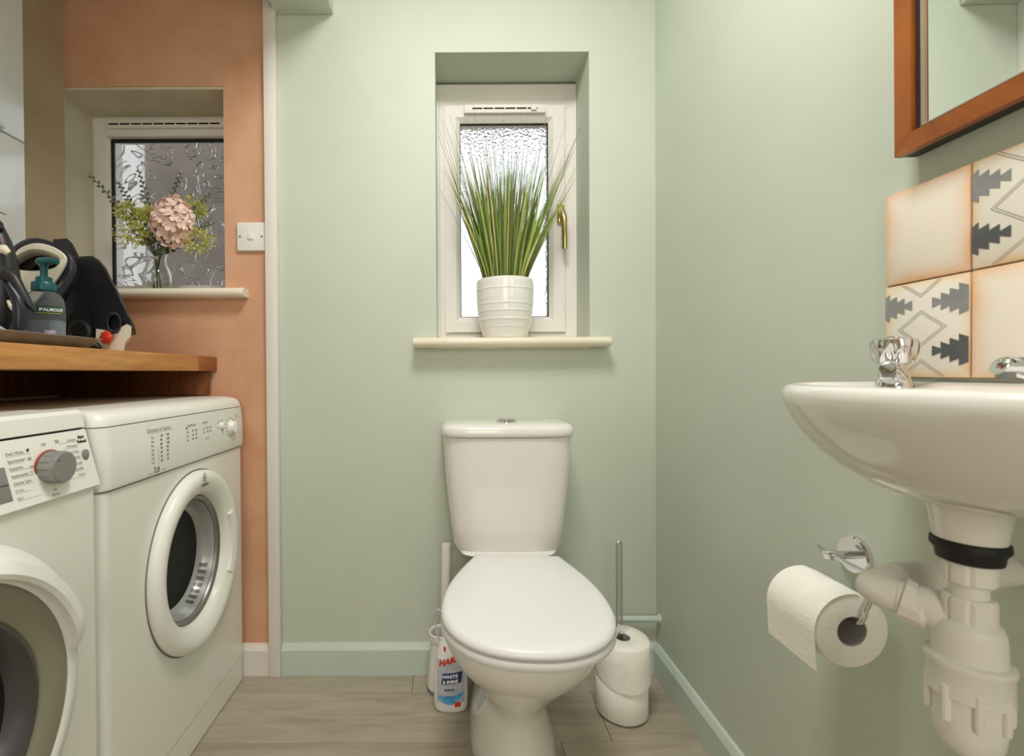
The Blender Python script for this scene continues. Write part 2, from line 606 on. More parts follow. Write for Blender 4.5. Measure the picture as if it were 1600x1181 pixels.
# ---- window in the plaster alcove
YA = 1.625
w1 = sroot('window_1', (-0.97, YA, 1.17), 'white window with curl-patterned glass in the bare plaster alcove')
ax0, ax1, az0, az1 = -1.224, -0.678, 1.175, 1.806
obj('frame', MB().frame(ax0, ax1, az0, az1, 0.060, YA, YA + 0.07, 0.010), M_upvc, w1, ang=20)
gx0, gx1, gz0, gz1 = ax0 + 0.059, ax1 - 0.059, az0 + 0.05, az1 - 0.068
obj('top_rail', MB().box(ax0 + 0.05, ax1 - 0.05, YA - 0.006, YA + 0.05, az1 - 0.068, az1 - 0.012, 0.005), M_upvc, w1)
obj('gasket', MB().frame(gx0 - 0.002, gx1 + 0.002, gz0 - 0.03, gz1 + 0.002, 0.012, YA + 0.012, YA + 0.02), M_dark, w1)
obj('glazing_bead', MB().box(gx0, gx1, YA + 0.004, YA + 0.016, gz0 - 0.03, gz0 + 0.004, 0.003), M_upvc, w1)
obj('pane', MB().box(gx0 - 0.004, gx1 + 0.004, YA + 0.021, YA + 0.025, gz0 - 0.03, gz1 + 0.004), M_glasscurl, w1, smooth=False)
v = obj('trickle_vent', MB().box(-1.155, -0.745, YA - 0.018, YA - 0.003, az1 - 0.045, az1 - 0.016, 0.004), M_upvc, w1)
for i in range(10):
    xs = -1.15 + i * 0.038
    obj('vent_slot', MB().box(xs, xs + 0.033, YA - 0.0187, YA - 0.01, az1 - 0.0345, az1 - 0.0295), M_slot, v, smooth=False)
obj('reveal_soffit', MB().box(-1.222, -0.695, YB + 0.004, YA + 0.03, 1.806, 1.8142), M_cream, w1, smooth=False)
obj('reveal', MB().box(-1.2222, -1.216, YB + 0.002, YA + 0.03, 1.18, 1.807), M_cream, w1, smooth=False)
obj('sill', sill(-1.182, -0.622, YB - 0.001, 1.420, 1.162, 1.189), M_sillold, w1, ang=50, label='worn cream painted sill with a chipped lower edge')
obj('sill_board', MB().box(-1.215, -0.6955, YB - 0.002, YA + 0.002, 1.1605, 1.1885), M_sillold, w1)

# ---- outside: neighbouring brick house seen through the alcove window, its pale corner and the ground
struct('outside_ground', MB().box(-8, 6, 1.75, 12, -0.3, -0.15), mat('outside_paving', (150, 146, 140), 0.9, var=0.1, vscale=2), smooth=False)
nb = thing('neighbouring_house', 'dim brownish-grey building beyond the curl-patterned alcove window', 'house', (-3.0, 3.6, -0.15))
obj('brick_wall', MB().box(-2.05, -1.0, 3.2, 4.4, -0.15, 4.6), M_copper2, nb, smooth=False)
obj('brick_wing', MB().box(-5.6, -2.42, 3.5, 4.6, -0.15, 3.4), M_copper2, nb, smooth=False)
obj('rendered_pier', MB().box(-2.42, -2.05, 3.45, 4.4, -0.15, 4.2), mat('pale_render', (215, 214, 210), 0.9, var=0.05, vscale=4), nb, smooth=False)
obj('eaves', MB().box(-2.2, -0.9, 3.05, 4.5, 4.6, 4.75), M_trim, nb, smooth=False)
# own roof overhang above the windows
struct('roof_overhang', MB().box(-1.6, 1.2, 1.706, 2.2, 2.052, 2.2), mat('dark_soffit', (120, 116, 112), 0.8, var=0.1, vscale=5), smooth=False)

# ------------------------------------------------------------------ toilet
TXC = 0.158
t = thing('toilet', 'white close-coupled toilet with closed lid below the window', 'toilet', (TXC, 1.2, 0))
levels = [(0.0, 1.010, 1.42, 0.104), (0.012, 1.006, 1.42, 0.106), (0.04, 1.018, 1.42, 0.098), (0.09, 1.032, 1.42, 0.086),
          (0.14, 1.036, 1.42, 0.077), (0.175, 1.024, 1.42, 0.077), (0.20, 1.002, 1.41, 0.090), (0.235, 0.966, 1.40, 0.112), (0.28, 0.922, 1.39, 0.137),
          (0.325, 0.872, 1.38, 0.157), (0.36, 0.850, 1.38, 0.168), (0.380, 0.843, 1.38, 0.1725), (0.391, 0.841, 1.38, 0.1725), (0.396, 0.847, 1.375, 0.167)]
rings = []
for z, yf, yb, hw in levels:
    k = max(0, min(1, (z - 0.2) / 0.19))
    ym = 1.20 - 0.17 * k
    N = 64
    ring = []
    for i in range(N):
        a = 2 * PI * i / N
        c, s_ = math.cos(a), math.sin(a)
        if s_ < 0:
            n = 2.15
            x = hw * math.copysign(abs(c) ** (2 / n), c)
            y = ym + (ym - yf) * math.copysign(abs(s_) ** (2 / n), s_)
        else:
            n = 3.2
            u = abs(s_) ** (2 / n)
            x = hw * math.copysign(abs(c) ** (2 / n), c) * (1 - 0.25 * k * u)
            y = ym + (yb - ym) * u
        ring.append((TXC - 0.010 + x, y, z))
    rings.append(ring)
pan = obj('pan', MB().loft(rings), M_ceram, t, ang=60)
obj('fixing_screw', MB().lathe([(0, -0.006), (0.006, -0.004), (0.007, 0.0)], (TXC - 0.108, 1.075, 0.045), 'X', 12), M_slot, pan)
# outlet shelf between pan and cistern
obj('pan_shelf', MB().loft([sell(TXC, 1.35, 0.098, 1.22, 1.455, 5, 8, 48, z) for z in (0.36, 0.385, 0.426)]), M_ceram, t, ang=60)


def lid_outline(scale, z_b, z_f, th=0.070, N=72, grow=0.0, yb=1.262, yfr=0.822):
    L = yb - yfr
    pts = []
    vm = 0.60
    half = []
    for i in range(37):
        v_ = i / 36
        if v_ <= vm:
            q = v_ / vm
            hw = 0.112 + (0.1785 - 0.112) * math.sin(q * PI / 2) ** 1.0
            half.append((hw, v_))
    for i in range(1, 25):
        a = PI / 2 * i / 24
        c, s_ = math.cos(a), math.sin(a)
        n = 2.25
        half.append((0.1785 * c ** (2 / n), vm + (1 - vm) * s_ ** (2 / n)))
    loop = [(h_, v_) for h_, v_ in half] + [(-h_, v_) for h_, v_ in half[-2::-1]]
    ox, oy = 0.159, 1.07
    out = []
    for h_, v_ in loop:
        x = (h_ + math.copysign(grow, h_) * (1 if abs(h_) > 1e-6 else 0)) * scale
        y = (yb - L * v_ - 1.06)
        y = y * scale - (grow if v_ > 0.7 else 0)
        z = z_b + (z_f - z_b) * v_
        ct, st = math.cos(-th), math.sin(-th)
        out.append((ox + x * ct - y * st, oy - 0.01 + x * st + y * ct, z))
    return out


seat = obj('seat', MB().torus_loft([lid_outline(s_, z, z) for s_, z in ((0.985, 0.4010), (1.0, 0.4055), (1.005, 0.4115), (0.995, 0.4180), (0.97, 0.4195), (0.66, 0.4195), (0.64, 0.4115), (0.66, 0.4010))]), M_seat, t, ang=50)
lid = obj('lid', MB().loft([lid_outline(s_, zb, zf) for s_, zb, zf in ((0.93, 0.4210, 0.4210), (0.985, 0.4230, 0.4215), (1.0, 0.4280, 0.4250), (1.0, 0.4335, 0.4295), (0.985, 0.4400, 0.4355), (0.955, 0.4440, 0.4390), (0.90, 0.4460, 0.4405), (0.6, 0.4485, 0.4420), (0.2, 0.4490, 0.4425))]), M_seat, t, ang=50)
for sx in (-1, 1):
    obj('hinge', MB().lathe([(0.0, 0), (0.011, 0.0), (0.012, 0.02), (0.010, 0.032), (0.0, 0.034)], (TXC + 0.012 + sx * 0.075, 1.272, 0.399), 'Z', 20, False, False), M_seat, t)
# cistern
ck = [(0.4220, 0.138, 1.298), (0.4280, 0.148, 1.317), (0.4440, 0.1545, 1.312), (0.5040, 0.162, 1.303), (0.5840, 0.171, 1.296), (0.6640, 0.178, 1.291), (0.7490, 0.1825, 1.288)]
obj('cistern', MB().loft([sell(TXC, 1.40, hw, yf, 1.4635, 4.6, 14, 72, z) for z, hw, yf in ck]), M_ceram2, t, ang=60)
lk = [(0.7500, 0.182, 1.289), (0.7525, 0.186, 1.283), (0.7600, 0.188, 1.281), (0.7720, 0.187, 1.282), (0.7810, 0.181, 1.288), (0.7855, 0.168, 1.305), (0.7875, 0.12, 1.34)]
cl = obj('cistern_lid', MB().loft([sell(TXC, 1.40, hw, yf, 1.4635 if i < 4 else 1.4635 - 0.01 * (i - 3), 5, 12, 72, z) for i, (z, hw, yf) in enumerate(lk)]), M_ceram2, t, ang=60)
fb = obj('flush_button', MB().lathe([(0.030, 0.7850), (0.030, 0.7910), (0.026, 0.7940)], (TXC, 1.365, 0), 'Z', 32), M_chrome, t)
obj('flush_half_button', MB().lathe([(0.023, 0.7920), (0.023, 0.7955), (0.018, 0.7970)], (TXC - 0.001, 1.365, 0), 'Z', 24), M_chrome, fb)

# translucent loop of a rim hanger at the left of the rim
tag(obj('rim_hanger', MB().tube([W(688, 948, 1.04), W(682, 945, 1.04), W(676.5, 951, 1.045), W(675, 960, 1.05), W(679, 970, 1.05), W(682, 984, 1.05), W(684, 994, 1.05)], 0.0020, 8), mat('milky_plastic', (225, 232, 232), 0.3, trans=0.3, var=0.02)),
    'thin milky plastic loop hooked over the left of the toilet rim', 'hanger')

# ------------------------------------------------------------------ toilet brush
BX, BY = -0.032, 1.392
b = thing('toilet_brush', 'white toilet brush standing in its holder behind the bleach bottle', 'toilet brush', (BX, BY, 0))
obj('holder', MB().lathe([(0.040, 0.004), (0.044, 0.0045), (0.043, 0.03), (0.036, 0.10), (0.033, 0.145), (0.0375, 0.150), (0.0390, 0.168), (0.0365, 0.170), (0.031, 0.165), (0.030, 0.03), (0.0, 0.02)], (BX, BY, 0), 'Z', 36, True, False), M_plast, b)
obj('holder_base', MB().lathe([(0.043, 0.0), (0.046, 0.001), (0.046, 0.006), (0.044, 0.010)], (BX, BY, 0), 'Z', 36), M_greyd, b)
obj('handle', MB().tube([(BX + 0.002, BY, 0.06), (BX + 0.007, BY, 0.16), (BX + 0.011, BY, 0.29), (BX + 0.014, BY, 0.40), (BX + 0.0145, BY, 0.425)], [0.008, 0.010, 0.013, 0.0145, 0.0135], 20), M_plast, b)

# ------------------------------------------------------------------ bleach bottle
QX, QY = -0.006, 1.312
q = thing('bleach_bottle', 'white bleach bottle with a red, navy and blue label beside the toilet foot', 'bottle', (QX, QY, 0))
bl = [(0.0, 0.040, 0.026, 0), (0.004, 0.045, 0.029, 0), (0.012, 0.047, 0.031, 0), (0.06, 0.0475, 0.0315, 0), (0.11, 0.046, 0.031, 0), (0.15, 0.041, 0.029, 0.001), (0.175, 0.035, 0.026, 0.002),
      (0.19, 0.028, 0.022, 0.003), (0.202, 0.018, 0.017, 0.003), (0.212, 0.014, 0.014, 0.003)]


def brad(z):
    for a_, b_ in zip(bl[:-1], bl[1:]):
        if a_[0] <= z <= b_[0]:
            k_ = (z - a_[0]) / (b_[0] - a_[0])
            return tuple(a_[i] + (b_[i] - a_[i]) * k_ for i in (1, 2, 3))
    return bl[-1][1:]


rings = []
for z, rx, ry, dx in bl:
    rings.append([(QX + dx + rx * math.copysign(abs(math.cos(2 * PI * i / 40)) ** 0.8, math.cos(2 * PI * i / 40)), QY + ry * math.copysign(abs(math.sin(2 * PI * i / 40)) ** 0.8, math.sin(2 * PI * i / 40)), z) for i in range(40)])
obj('body', MB().loft(rings), M_seat, q, ang=60)
cap = MB()
cap.lathe([(0.019, 0.212), (0.020, 0.214), (0.020, 0.240), (0.017, 0.246)], (QX + 0.003, QY, 0), 'Z', 24)
obj('cap', cap, M_redprint, q)


def bfront(off=0.0006):
    def fn(x, z):
        rx, ry, dx = brad(max(0, min(0.211, z)))
        u = max(-0.97, min(0.97, (x - dx) / rx))
        # superellipse with exponent 2.5
        return (QX + x, QY - ry * (1 - abs(u) ** 2.5) ** (1 / 2.5) - off, z)
    return fn


def patch(pts_fn, nu, nv, fn):
    vs, fs = [], []
    for i in range(nu + 1):
        for j in range(nv + 1):
            x, z = pts_fn(i / nu, j / nv)
            vs.append(fn(x, z))
    for i in range(nu):
        for j in range(nv):
            a_ = i * (nv + 1) + j
            fs.append((a_, a_ + nv + 1, a_ + nv + 2, a_ + 1))
    return vs, fs


f1, f2, f3 = bfront(0.0006), bfront(0.0012), bfront(0.0018)
lb = obj('label', MB().raw(*patch(lambda u, v: (-0.038 + 0.076 * u, 0.035 + 0.115 * v - 0.012 * abs(u - 0.5)), 16, 8, f1)), M_silverlabel, q)
obj('swoosh', MB().raw(*patch(lambda u, v: (-0.034 + 0.066 * u, 0.026 + 0.022 * (2 * u - 0.9) ** 2 + (0.004 + 0.026 * math.sin(PI * min(1, u * 0.9 + 0.05))) * v * 0.8), 18, 3, f2)), M_blueprint, lb)
m_ = MB()
put_text(m_, 'HARPIC', 0.021, lambda u, v: f2(-0.032 + u, 0.128 + v + u * 0.32), shear=0.15, bold=0.0012)
obj('brand_print', m_, M_redprint, lb, smooth=False)
obj('name_panel', MB().raw(*patch(lambda u, v: (-0.026 + 0.054 * u + 0.004 * v, 0.080 + 0.030 * v + 0.006 * u), 10, 4, f2)), M_navyprint, lb)
m_ = MB()
put_text(m_, 'WHITE', 0.0135, lambda u, v: f3(-0.0235 + u, 0.0965 + v + u * 0.09), shear=0.15, bold=0.0005)
put_text(m_, '& SHINE', 0.0115, lambda u, v: f3(-0.0225 + u, 0.0835 + v + u * 0.09), shear=0.15, bold=0.0005)
obj('name_print', m_, M_whitep, lb, smooth=False)
m_ = MB()
put_text(m_, 'BLEACH', 0.0075, lambda u, v: f2(-0.018 + u, 0.0635 + v + u * 0.05), bold=0.0003)
obj('kind_print', m_, M_printd, lb, smooth=False)
obj('red_badge', MB().raw(*patch(lambda u, v: (0.010 + 0.017 * u, 0.020 + 0.013 * v), 4, 2, f2)), M_redprint, lb)
obj('neck_badge', MB().raw(*patch(lambda u, v: (-0.019 + 0.006 * u, 0.168 + 0.012 * v), 2, 2, f1)), M_redprint, q)

# ------------------------------------------------------------------ floor stand with two rolls
SX, SY = 0.456, 1.290
s = thing('toilet_roll_stand', 'slim chrome hairpin stand holding two stacked toilet rolls', 'roll stand', (SX, SY, 0))
obj('base', MB().lathe([(0.060, 0.0), (0.062, 0.001), (0.062, 0.004), (0.058, 0.006)], (SX + 0.006, SY, 0), 'Z', 40), M_chrome, s)
pts = [(SX - 0.0055, SY, 0.004), (SX - 0.0055, SY, 0.25), (SX - 0.0055, SY, 0.455)]
for k in range(1, 8):
    a = PI - PI * k / 8
    pts.append((SX + 0.0055 * math.cos(a), SY, 0.459 + 0.0055 * math.sin(a)))
pts += [(SX + 0.0055, SY, 0.455), (SX + 0.0055, SY, 0.25), (SX + 0.0055, SY, 0.004)]
obj('pole', MB().tube(pts, 0.0036, 12), M_chrome, s)


def roll(label, group, cx, cy, z0, r, h, rc, flap=None):
    o = thing('toilet_roll', label, 'toilet roll', (cx, cy, z0), 0, group)
    mbx = MB()
    n = 56
    prof_ = [(r - 0.003, 0), (r, 0.003), (r, h - 0.004), (r - 0.004, h), (rc + 0.001, h), (rc, h - 0.001), (rc, 0.001), (rc + 0.001, 0)]
    mbx.torus_loft([[(cx + a_ * math.cos(2 * PI * i / n), cy + a_ * math.sin(2 * PI * i / n), z0 + b_) for i in range(n)] for a_, b_ in prof_])
    obj('paper', mbx, M_paper, o, ang=50)
    mbx = MB()
    mbx.torus_loft([[(cx + a_ * math.cos(2 * PI * i / n), cy + a_ * math.sin(2 * PI * i / n), z0 + b_) for i in range(n)] for a_, b_ in ((rc - 0.0002, 0.0), (rc - 0.0002, h - 0.0005), (rc - 0.0015, h - 0.0005), (rc - 0.0015, 0))])
    obj('core', mbx, M_card, o)
    if flap:
        mbx = MB()
        rings_ = []
        for i in range(25):
            a = R(flap[0] + (flap[1] - flap[0]) * i / 24)
            lowz = z0 - 0.004 - 0.006 * math.sin(PI * i / 24) + flap[2] * (abs(i / 24 - 0.5) * 2) ** 2
            rr = r + 0.0016
            rings_.append([(cx + q_ * math.cos(a), cy + q_ * math.sin(a), zz) for q_, zz in ((rr, lowz), (rr - 0.001, z0 + 0.05), (r + 0.0002, z0 + 0.05), (rr - 0.0012, lowz))])
        mbx.loft(rings_)
        obj('loose_sheet', mbx, M_paper, o)
    return o


roll('large toilet roll at the bottom of the chrome floor stand', 'toilet rolls on the floor stand', SX + 0.005, SY, 0.0065, 0.0685, 0.095, 0.022)
roll('large toilet roll on top of the stack on the chrome floor stand', 'toilet rolls on the floor stand', SX + 0.0075, SY - 0.001, 0.1025, 0.0705, 0.102, 0.0205, (180, 362, 0.018))
# pipe along the wall, painted with it
pp = thing('wall_pipe', 'short sage-painted pipe running low on the wall behind the rolls', 'pipe', (0.55, 1.44, 0.175))
obj('pipe', MB().tube([(0.30, 1.438, 0.176), (0.46, 1.438, 0.1755), (0.6295, 1.438, 0.175)], 0.0095, 16), M_green2, pp)
obj('pipe_clip', MB().box(0.415, 0.427, 1.436, YB, 0.163, 0.188, 0.003), M_green2, pp)
obj('pipe_collar', MB().lathe([(0.013, -0.008), (0.0135, -0.006), (0.0135, 0.0)], (XR, 1.438, 0.175), 'X', 20), M_green2, pp)

# ------------------------------------------------------------------ toilet roll holder and its roll on the right wall
HYp, HZ = 0.738, 0.640
h = thing('toilet_roll_holder', 'chrome wall-mounted toilet roll holder with a bent wire arm', 'roll holder', (XR, HYp, HZ))
obj('rose', MB().lathe([(0.0295, 0.0), (0.0295, -0.006), (0.027, -0.0085), (0.0, -0.009)], (XR, HYp, HZ), 'X', 40, True, False), M_chrome, h)
obj('post', MB().tube([(XR - 0.005, HYp, HZ), (XR - 0.045, HYp, HZ)], 0.0062, 16), M_chrome, h)
obj('knob', MB().lathe([(0.0, -0.050), (0.0065, -0.0495), (0.0078, -0.047), (0.0078, -0.036), (0.006, -0.034)], (XR, HYp, HZ), 'X', 20, False), M_chrome, h)
obj('pivot', MB().tube([(XR - 0.041, HYp + 0.026, HZ + 0.004), (XR - 0.041, HYp - 0.008, HZ - 0.001)], 0.0032, 10), M_chrome, h)
xa = XR - 0.041
obj('wire_arm', MB().tube([(xa, HYp, HZ), (xa, 0.685, HZ - 0.001), (xa, 0.666, HZ - 0.002), (xa, 0.659, HZ - 0.008), (xa - 0.003, 0.657, HZ - 0.02), (xa - 0.017, 0.656, 0.594), (xa - 0.0195, 0.656, 0.583), (xa - 0.0225, 0.6575, 0.5765), (xa - 0.0240, 0.662, 0.5738), (xa - 0.0245, 0.68, 0.5735), (xa - 0.0245, 0.772, 0.5735)], 0.0034, 12), M_chrome, h)
RX, RY0, RY1, RZ, RR, RC = 0.5632, 0.665, 0.765, 0.5595, 0.0520, 0.0215
o = thing('toilet_roll', 'part-used toilet roll hanging on the chrome wall holder with loose end', 'toilet roll', (RX, 0.715, RZ))
n = 64
prof_ = [(RR - 0.002, RY0), (RR, RY0 + 0.002), (RR, RY1 - 0.002), (RR - 0.002, RY1), (RC, RY1), (RC, RY0)]
obj('paper', MB().torus_loft([[(RX + a_ * math.cos(2 * PI * i / n), b_, RZ + a_ * math.sin(2 * PI * i / n)) for i in range(n)] for a_, b_ in prof_]), M_paper, o, ang=50)
prof_ = [(RC - 0.0002, RY0 + 0.0005), (RC - 0.0002, RY1 - 0.0005), (RC - 0.0014, RY1 - 0.0005), (RC - 0.0014, RY0 + 0.0005)]
obj('core', MB().torus_loft([[(RX + a_ * math.cos(2 * PI * i / n), b_, RZ + a_ * math.sin(2 * PI * i / n)) for i in range(n)] for a_, b_ in prof_]), M_card, o)
sec = []
for k in range(14):
    a = R(80 + 100 * k / 13)
    sec.append((RX + (RR + 0.0010 + 0.0003 * k / 13) * math.cos(a), RZ + (RR + 0.0012) * math.sin(a)))
for k in range(1, 8):
    sec.append((RX - RR - 0.0013 + 0.0004 * k, RZ - 0.008 * k))
rings = []
for (x, z), nxt in zip(sec, sec[1:] + [sec[-1]]):
    rings.append([(x, RY0 - 0.0005, z), (x - 0.0007, RY0 - 0.0005, z + 0.0004), (x - 0.0007, RY1, z + 0.0004), (x, RY1, z)])
obj('loose_end', MB().loft(rings), M_paper, o)

# ------------------------------------------------------------------ basin
BYC = 0.430
bs = thing('wash_basin', 'white ceramic wall-hung wash basin on the right wall', 'basin', (XR, BYC, 0.80))


def bcont(z, a, p, b0, nf=2.25, nb=9, N=72):
    """contour: half width a along y, reaching p out from the wall, starting b0 from the wall"""
    out = []
    xm = XR - (b0 + (p - b0) * 0.40)
    for i in range(N):
        th = 2 * PI * i / N
        c, sn = math.cos(th), math.sin(th)
        n = nf if c < 0 else nb
        dx = (xm - (XR - p)) if c < 0 else ((XR - b0) - xm)
        x = xm + dx * math.copysign(abs(c) ** (2 / n), c)
        y = BYC + a * math.copysign(abs(sn) ** (2 / n), sn)
        out.append((x, y, z))
    return out


bw = 0.001
lv = [(0.806, 0.034, 0.190, 0.120), (0.808, 0.060, 0.202, 0.09), (0.814, 0.098, 0.217, 0.05), (0.826, 0.136, 0.233, 0.015), (0.841, 0.166, 0.245, bw), (0.858, 0.188, 0.254, bw), (0.875, 0.203, 0.260, bw),
      (0.888, 0.211, 0.2635, bw), (0.898, 0.214, 0.265, bw), (0.905, 0.2135, 0.2645, bw), (0.910, 0.210, 0.261, bw), (0.9125, 0.204, 0.255, bw),
      (0.8985, 0.184, 0.238, 0.095), (0.895, 0.178, 0.232, 0.100), (0.88, 0.16, 0.22, 0.11), (0.84, 0.11, 0.20, 0.125), (0.828, 0.05, 0.18, 0.14)]
obj('bowl', MB().loft([bcont(*l_) for l_ in lv]), M_ceram, bs, ang=70)
PX, PY = XR - 0.155, 0.436
obj('outlet_neck', MB().lathe([(0.040, 0.818), (0.033, 0.808), (0.0285, 0.797), (0.0265, 0.786), (0.0245, 0.772), (0.021, 0.771)], (PX, PY, 0), 'Z', 40), M_ceram, bs, ang=60)

# taps
def make_tap(name, label, x, y, z, rz):
    tp = thing(name, label, 'tap', (x, y, z), rz, 'basin taps')
    tp.scale = (0.82, 0.82, 0.88)
    obj('base', MB().lathe([(0.0245, 0.0), (0.0250, 0.002), (0.0225, 0.007), (0.0190, 0.018), (0.0175, 0.028)], (0, 0, 0), 'Z', 32), M_chrome, tp, world=False, ang=50)
    obj('bonnet', MB().lathe([(0.0150, 0.026), (0.0150, 0.036), (0.012, 0.040)], (0, 0, 0), 'Z', 24), M_chrome, tp, world=False)
    # spout
    rings_ = []
    for px_, pz_, wy, hz in ((-0.002, 0.0165, 0.017, 0.0125), (-0.020, 0.021, 0.0155, 0.0115), (-0.040, 0.028, 0.0135, 0.0105), (-0.058, 0.0325, 0.0120, 0.0095), (-0.071, 0.0325, 0.0112, 0.009), (-0.075, 0.031, 0.0095, 0.0075)):
        rings_.append([(px_ + 0.25 * hz * math.sin(2 * PI * i / 24), wy * math.cos(2 * PI * i / 24), pz_ + hz * math.sin(2 * PI * i / 24)) for i in range(24)])
    sp = obj('spout', MB().loft(rings_), M_chrome, tp, world=False, ang=50)
    obj('nozzle', MB().lathe([(0.0072, 0.019), (0.0078, 0.020), (0.0085, 0.032)], (-0.067, 0, 0), 'Z', 20), M_greyd, sp, world=False)
    # fluted cross head
    rings_ = []
    for r_, z_, fl_ in ((0.013, 0.036, 0), (0.0225, 0.039, 0.06), (0.0265, 0.046, 0.14), (0.0285, 0.058, 0.17), (0.0290, 0.066, 0.10), (0.0275, 0.072, 0.04), (0.023, 0.0745, 0.0), (0.018, 0.0750, 0)):
        rings_.append([(r_ * (1 - fl_ * (0.5 + 0.5 * math.cos(6 * 2 * PI * i / 72)) ** 2) * math.cos(2 * PI * i / 72), r_ * (1 - fl_ * (0.5 + 0.5 * math.cos(6 * 2 * PI * i / 72)) ** 2) * math.sin(2 * PI * i / 72), z_) for i in range(72)])
    hd_ = obj('tap_head', MB().loft(rings_), M_chrome, tp, world=False, ang=28)
    obj('index_disc', MB().lathe([(0.011, 0.0745), (0.011, 0.0762), (0.009, 0.0768)], (0, 0, 0), 'Z', 24), M_chrome, hd_, world=False)
    return tp


make_tap('basin_tap', 'chrome tap with faceted head at the far end of the basin', XR - 0.070, 0.602, 0.9025, R(42))
make_tap('basin_tap', 'chrome tap at the near end of the basin, only its spout in view', XR - 0.070, 0.430, 0.9025, R(-4))

# ------------------------------------------------------------------ bottle trap
tr = thing('bottle_trap', 'white plastic bottle trap and waste pipe under the basin', 'waste trap', (PX, PY, 0.585))


def ribbed(prof_, nrib, depth, n=72):
    rings_ = []
    for r_, z_, on in prof_:
        rings_.append([(PX + (r_ - on * depth * (1 if (i * nrib // n * n // nrib - i) % (n // nrib) < 2 else 0)) * math.cos(2 * PI * i / n), PY + (r_ - on * depth * (1 if (i % (n // nrib)) < 2 else 0)) * math.sin(2 * PI * i / n), z_) for i in range(n)])
    return MB().loft(rings_)


obj('gasket', MB().lathe([(0.0211, 0.7725), (0.0265, 0.7705), (0.0269, 0.765), (0.0235, 0.760), (0.0224, 0.7525), (0.0177, 0.7505)], (PX, PY, 0), 'Z', 40), M_dark, tr, label='black rubber gasket')
obj('coupling_nut', ribbed([(0.0170, 0.7545, 0), (0.0185, 0.7525, 1), (0.0185, 0.7335, 1), (0.0170, 0.7315, 0)], 8, 0.0016), M_plast, tr, ang=25)
obj('tail_tube', MB().lathe([(0.0133, 0.735), (0.0133, 0.705)], (PX, PY, 0), 'Z', 32), M_plast, tr)
obj('coupling_nut', ribbed([(0.0163, 0.7195, 0), (0.0187, 0.7165, 1), (0.0187, 0.6975, 1), (0.0194, 0.6965, 0), (0.0194, 0.693, 0), (0.0177, 0.6915, 0)], 8, 0.0016), M_plast, tr, ang=25)
obj('trap_body', MB().lathe([(0.0150, 0.6985), (0.0214, 0.6955), (0.0239, 0.689), (0.0246, 0.678), (0.0255, 0.655), (0.0255, 0.645)], (PX, PY, 0), 'Z', 44), M_plast, tr, ang=50)
cp = obj('trap_cup', MB().lathe([(0.0255, 0.664), (0.0300, 0.662), (0.0306, 0.658), (0.0288, 0.655), (0.0288, 0.630), (0.0255, 0.628), (0.0252, 0.602), (0.0235, 0.588), (0.0184, 0.577), (0.0095, 0.5725), (0.0, 0.572)], (PX, PY, 0), 'Z', 44, True, False), M_plast, tr, ang=50)
for k in range(8):
    a = 2 * PI * k / 8 + 0.2
    cxr, cyr = PX + 0.0268 * math.cos(a), PY + 0.0268 * math.sin(a)
    obj('grip_rib', MB().lathe([(0.0, 0.606), (0.0030, 0.608), (0.0034, 0.613), (0.0034, 0.640), (0.0, 0.641)], (cxr, cyr, 0), 'Z', 10, False, False), M_plast, cp)
# outlet: away along the wall, then a bend into the wall
ZO = 0.699
obj('outlet_pipe', MB().tube([(PX - 0.004, PY + 0.010, 0.688), (PX - 0.010, PY + 0.022, 0.697), (PX - 0.017, PY + 0.032, 0.6970), (PX - 0.026, PY + 0.042, 0.6980)], [0.0185, 0.018, 0.0175, 0.017], 28), M_plast, tr)
m_ = MB()
m_.tube([(PX - 0.0125, PY + 0.0265, 0.6995), (PX - 0.0145, PY + 0.029, 0.6950), (PX - 0.023, PY + 0.0395, 0.6975), (PX - 0.0245, PY + 0.041, 0.6980)], [0.0185, 0.0212, 0.0212, 0.0185], 12)
obj('outlet_nut', m_, M_plast, tr, ang=20)
obj('waste_elbow', MB().tube([(PX - 0.024, PY + 0.0405, 0.6980), (PX - 0.030, PY + 0.049, 0.6995), (PX - 0.0325, PY + 0.055, ZO), (PX - 0.031, PY + 0.062, ZO), (PX - 0.025, PY + 0.067, ZO), (PX - 0.014, PY + 0.070, ZO), (PX + 0.03, PY + 0.080, ZO), (XR + 0.002, PY + 0.100, ZO)], [0.0165, 0.0165, 0.0165, 0.0165, 0.0165, 0.0165, 0.0160, 0.0160], 28), M_plast, tr, ang=60)
obj('elbow_sleeve', MB().tube([(PX - 0.002, PY + 0.0745, ZO), (PX, PY + 0.075, ZO), (PX + 0.035, PY + 0.081, ZO), (PX + 0.037, PY + 0.0815, ZO)], [0.0165, 0.0192, 0.0192, 0.0165], 28), M_plast, tr, ang=40)

# ------------------------------------------------------------------ tiled splashback
sp = thing('tiled_splashback', 'splashback of plain and patterned cream tiles above the basin', 'splashback', (XR, 0.51, 0.917))
yc = [0.683, 0.570, 0.457, 0.344]
zr = [0.917, 1.0465, 1.176]
obj('grout', MB().box(XR - 0.004, XR, yc[-1], yc[0] - 0.001, zr[0], zr[-1] - 0.001), mat('dirty_grout', (150, 138, 112), 0.95, var=0.15, vscale=60), sp, smooth=False)


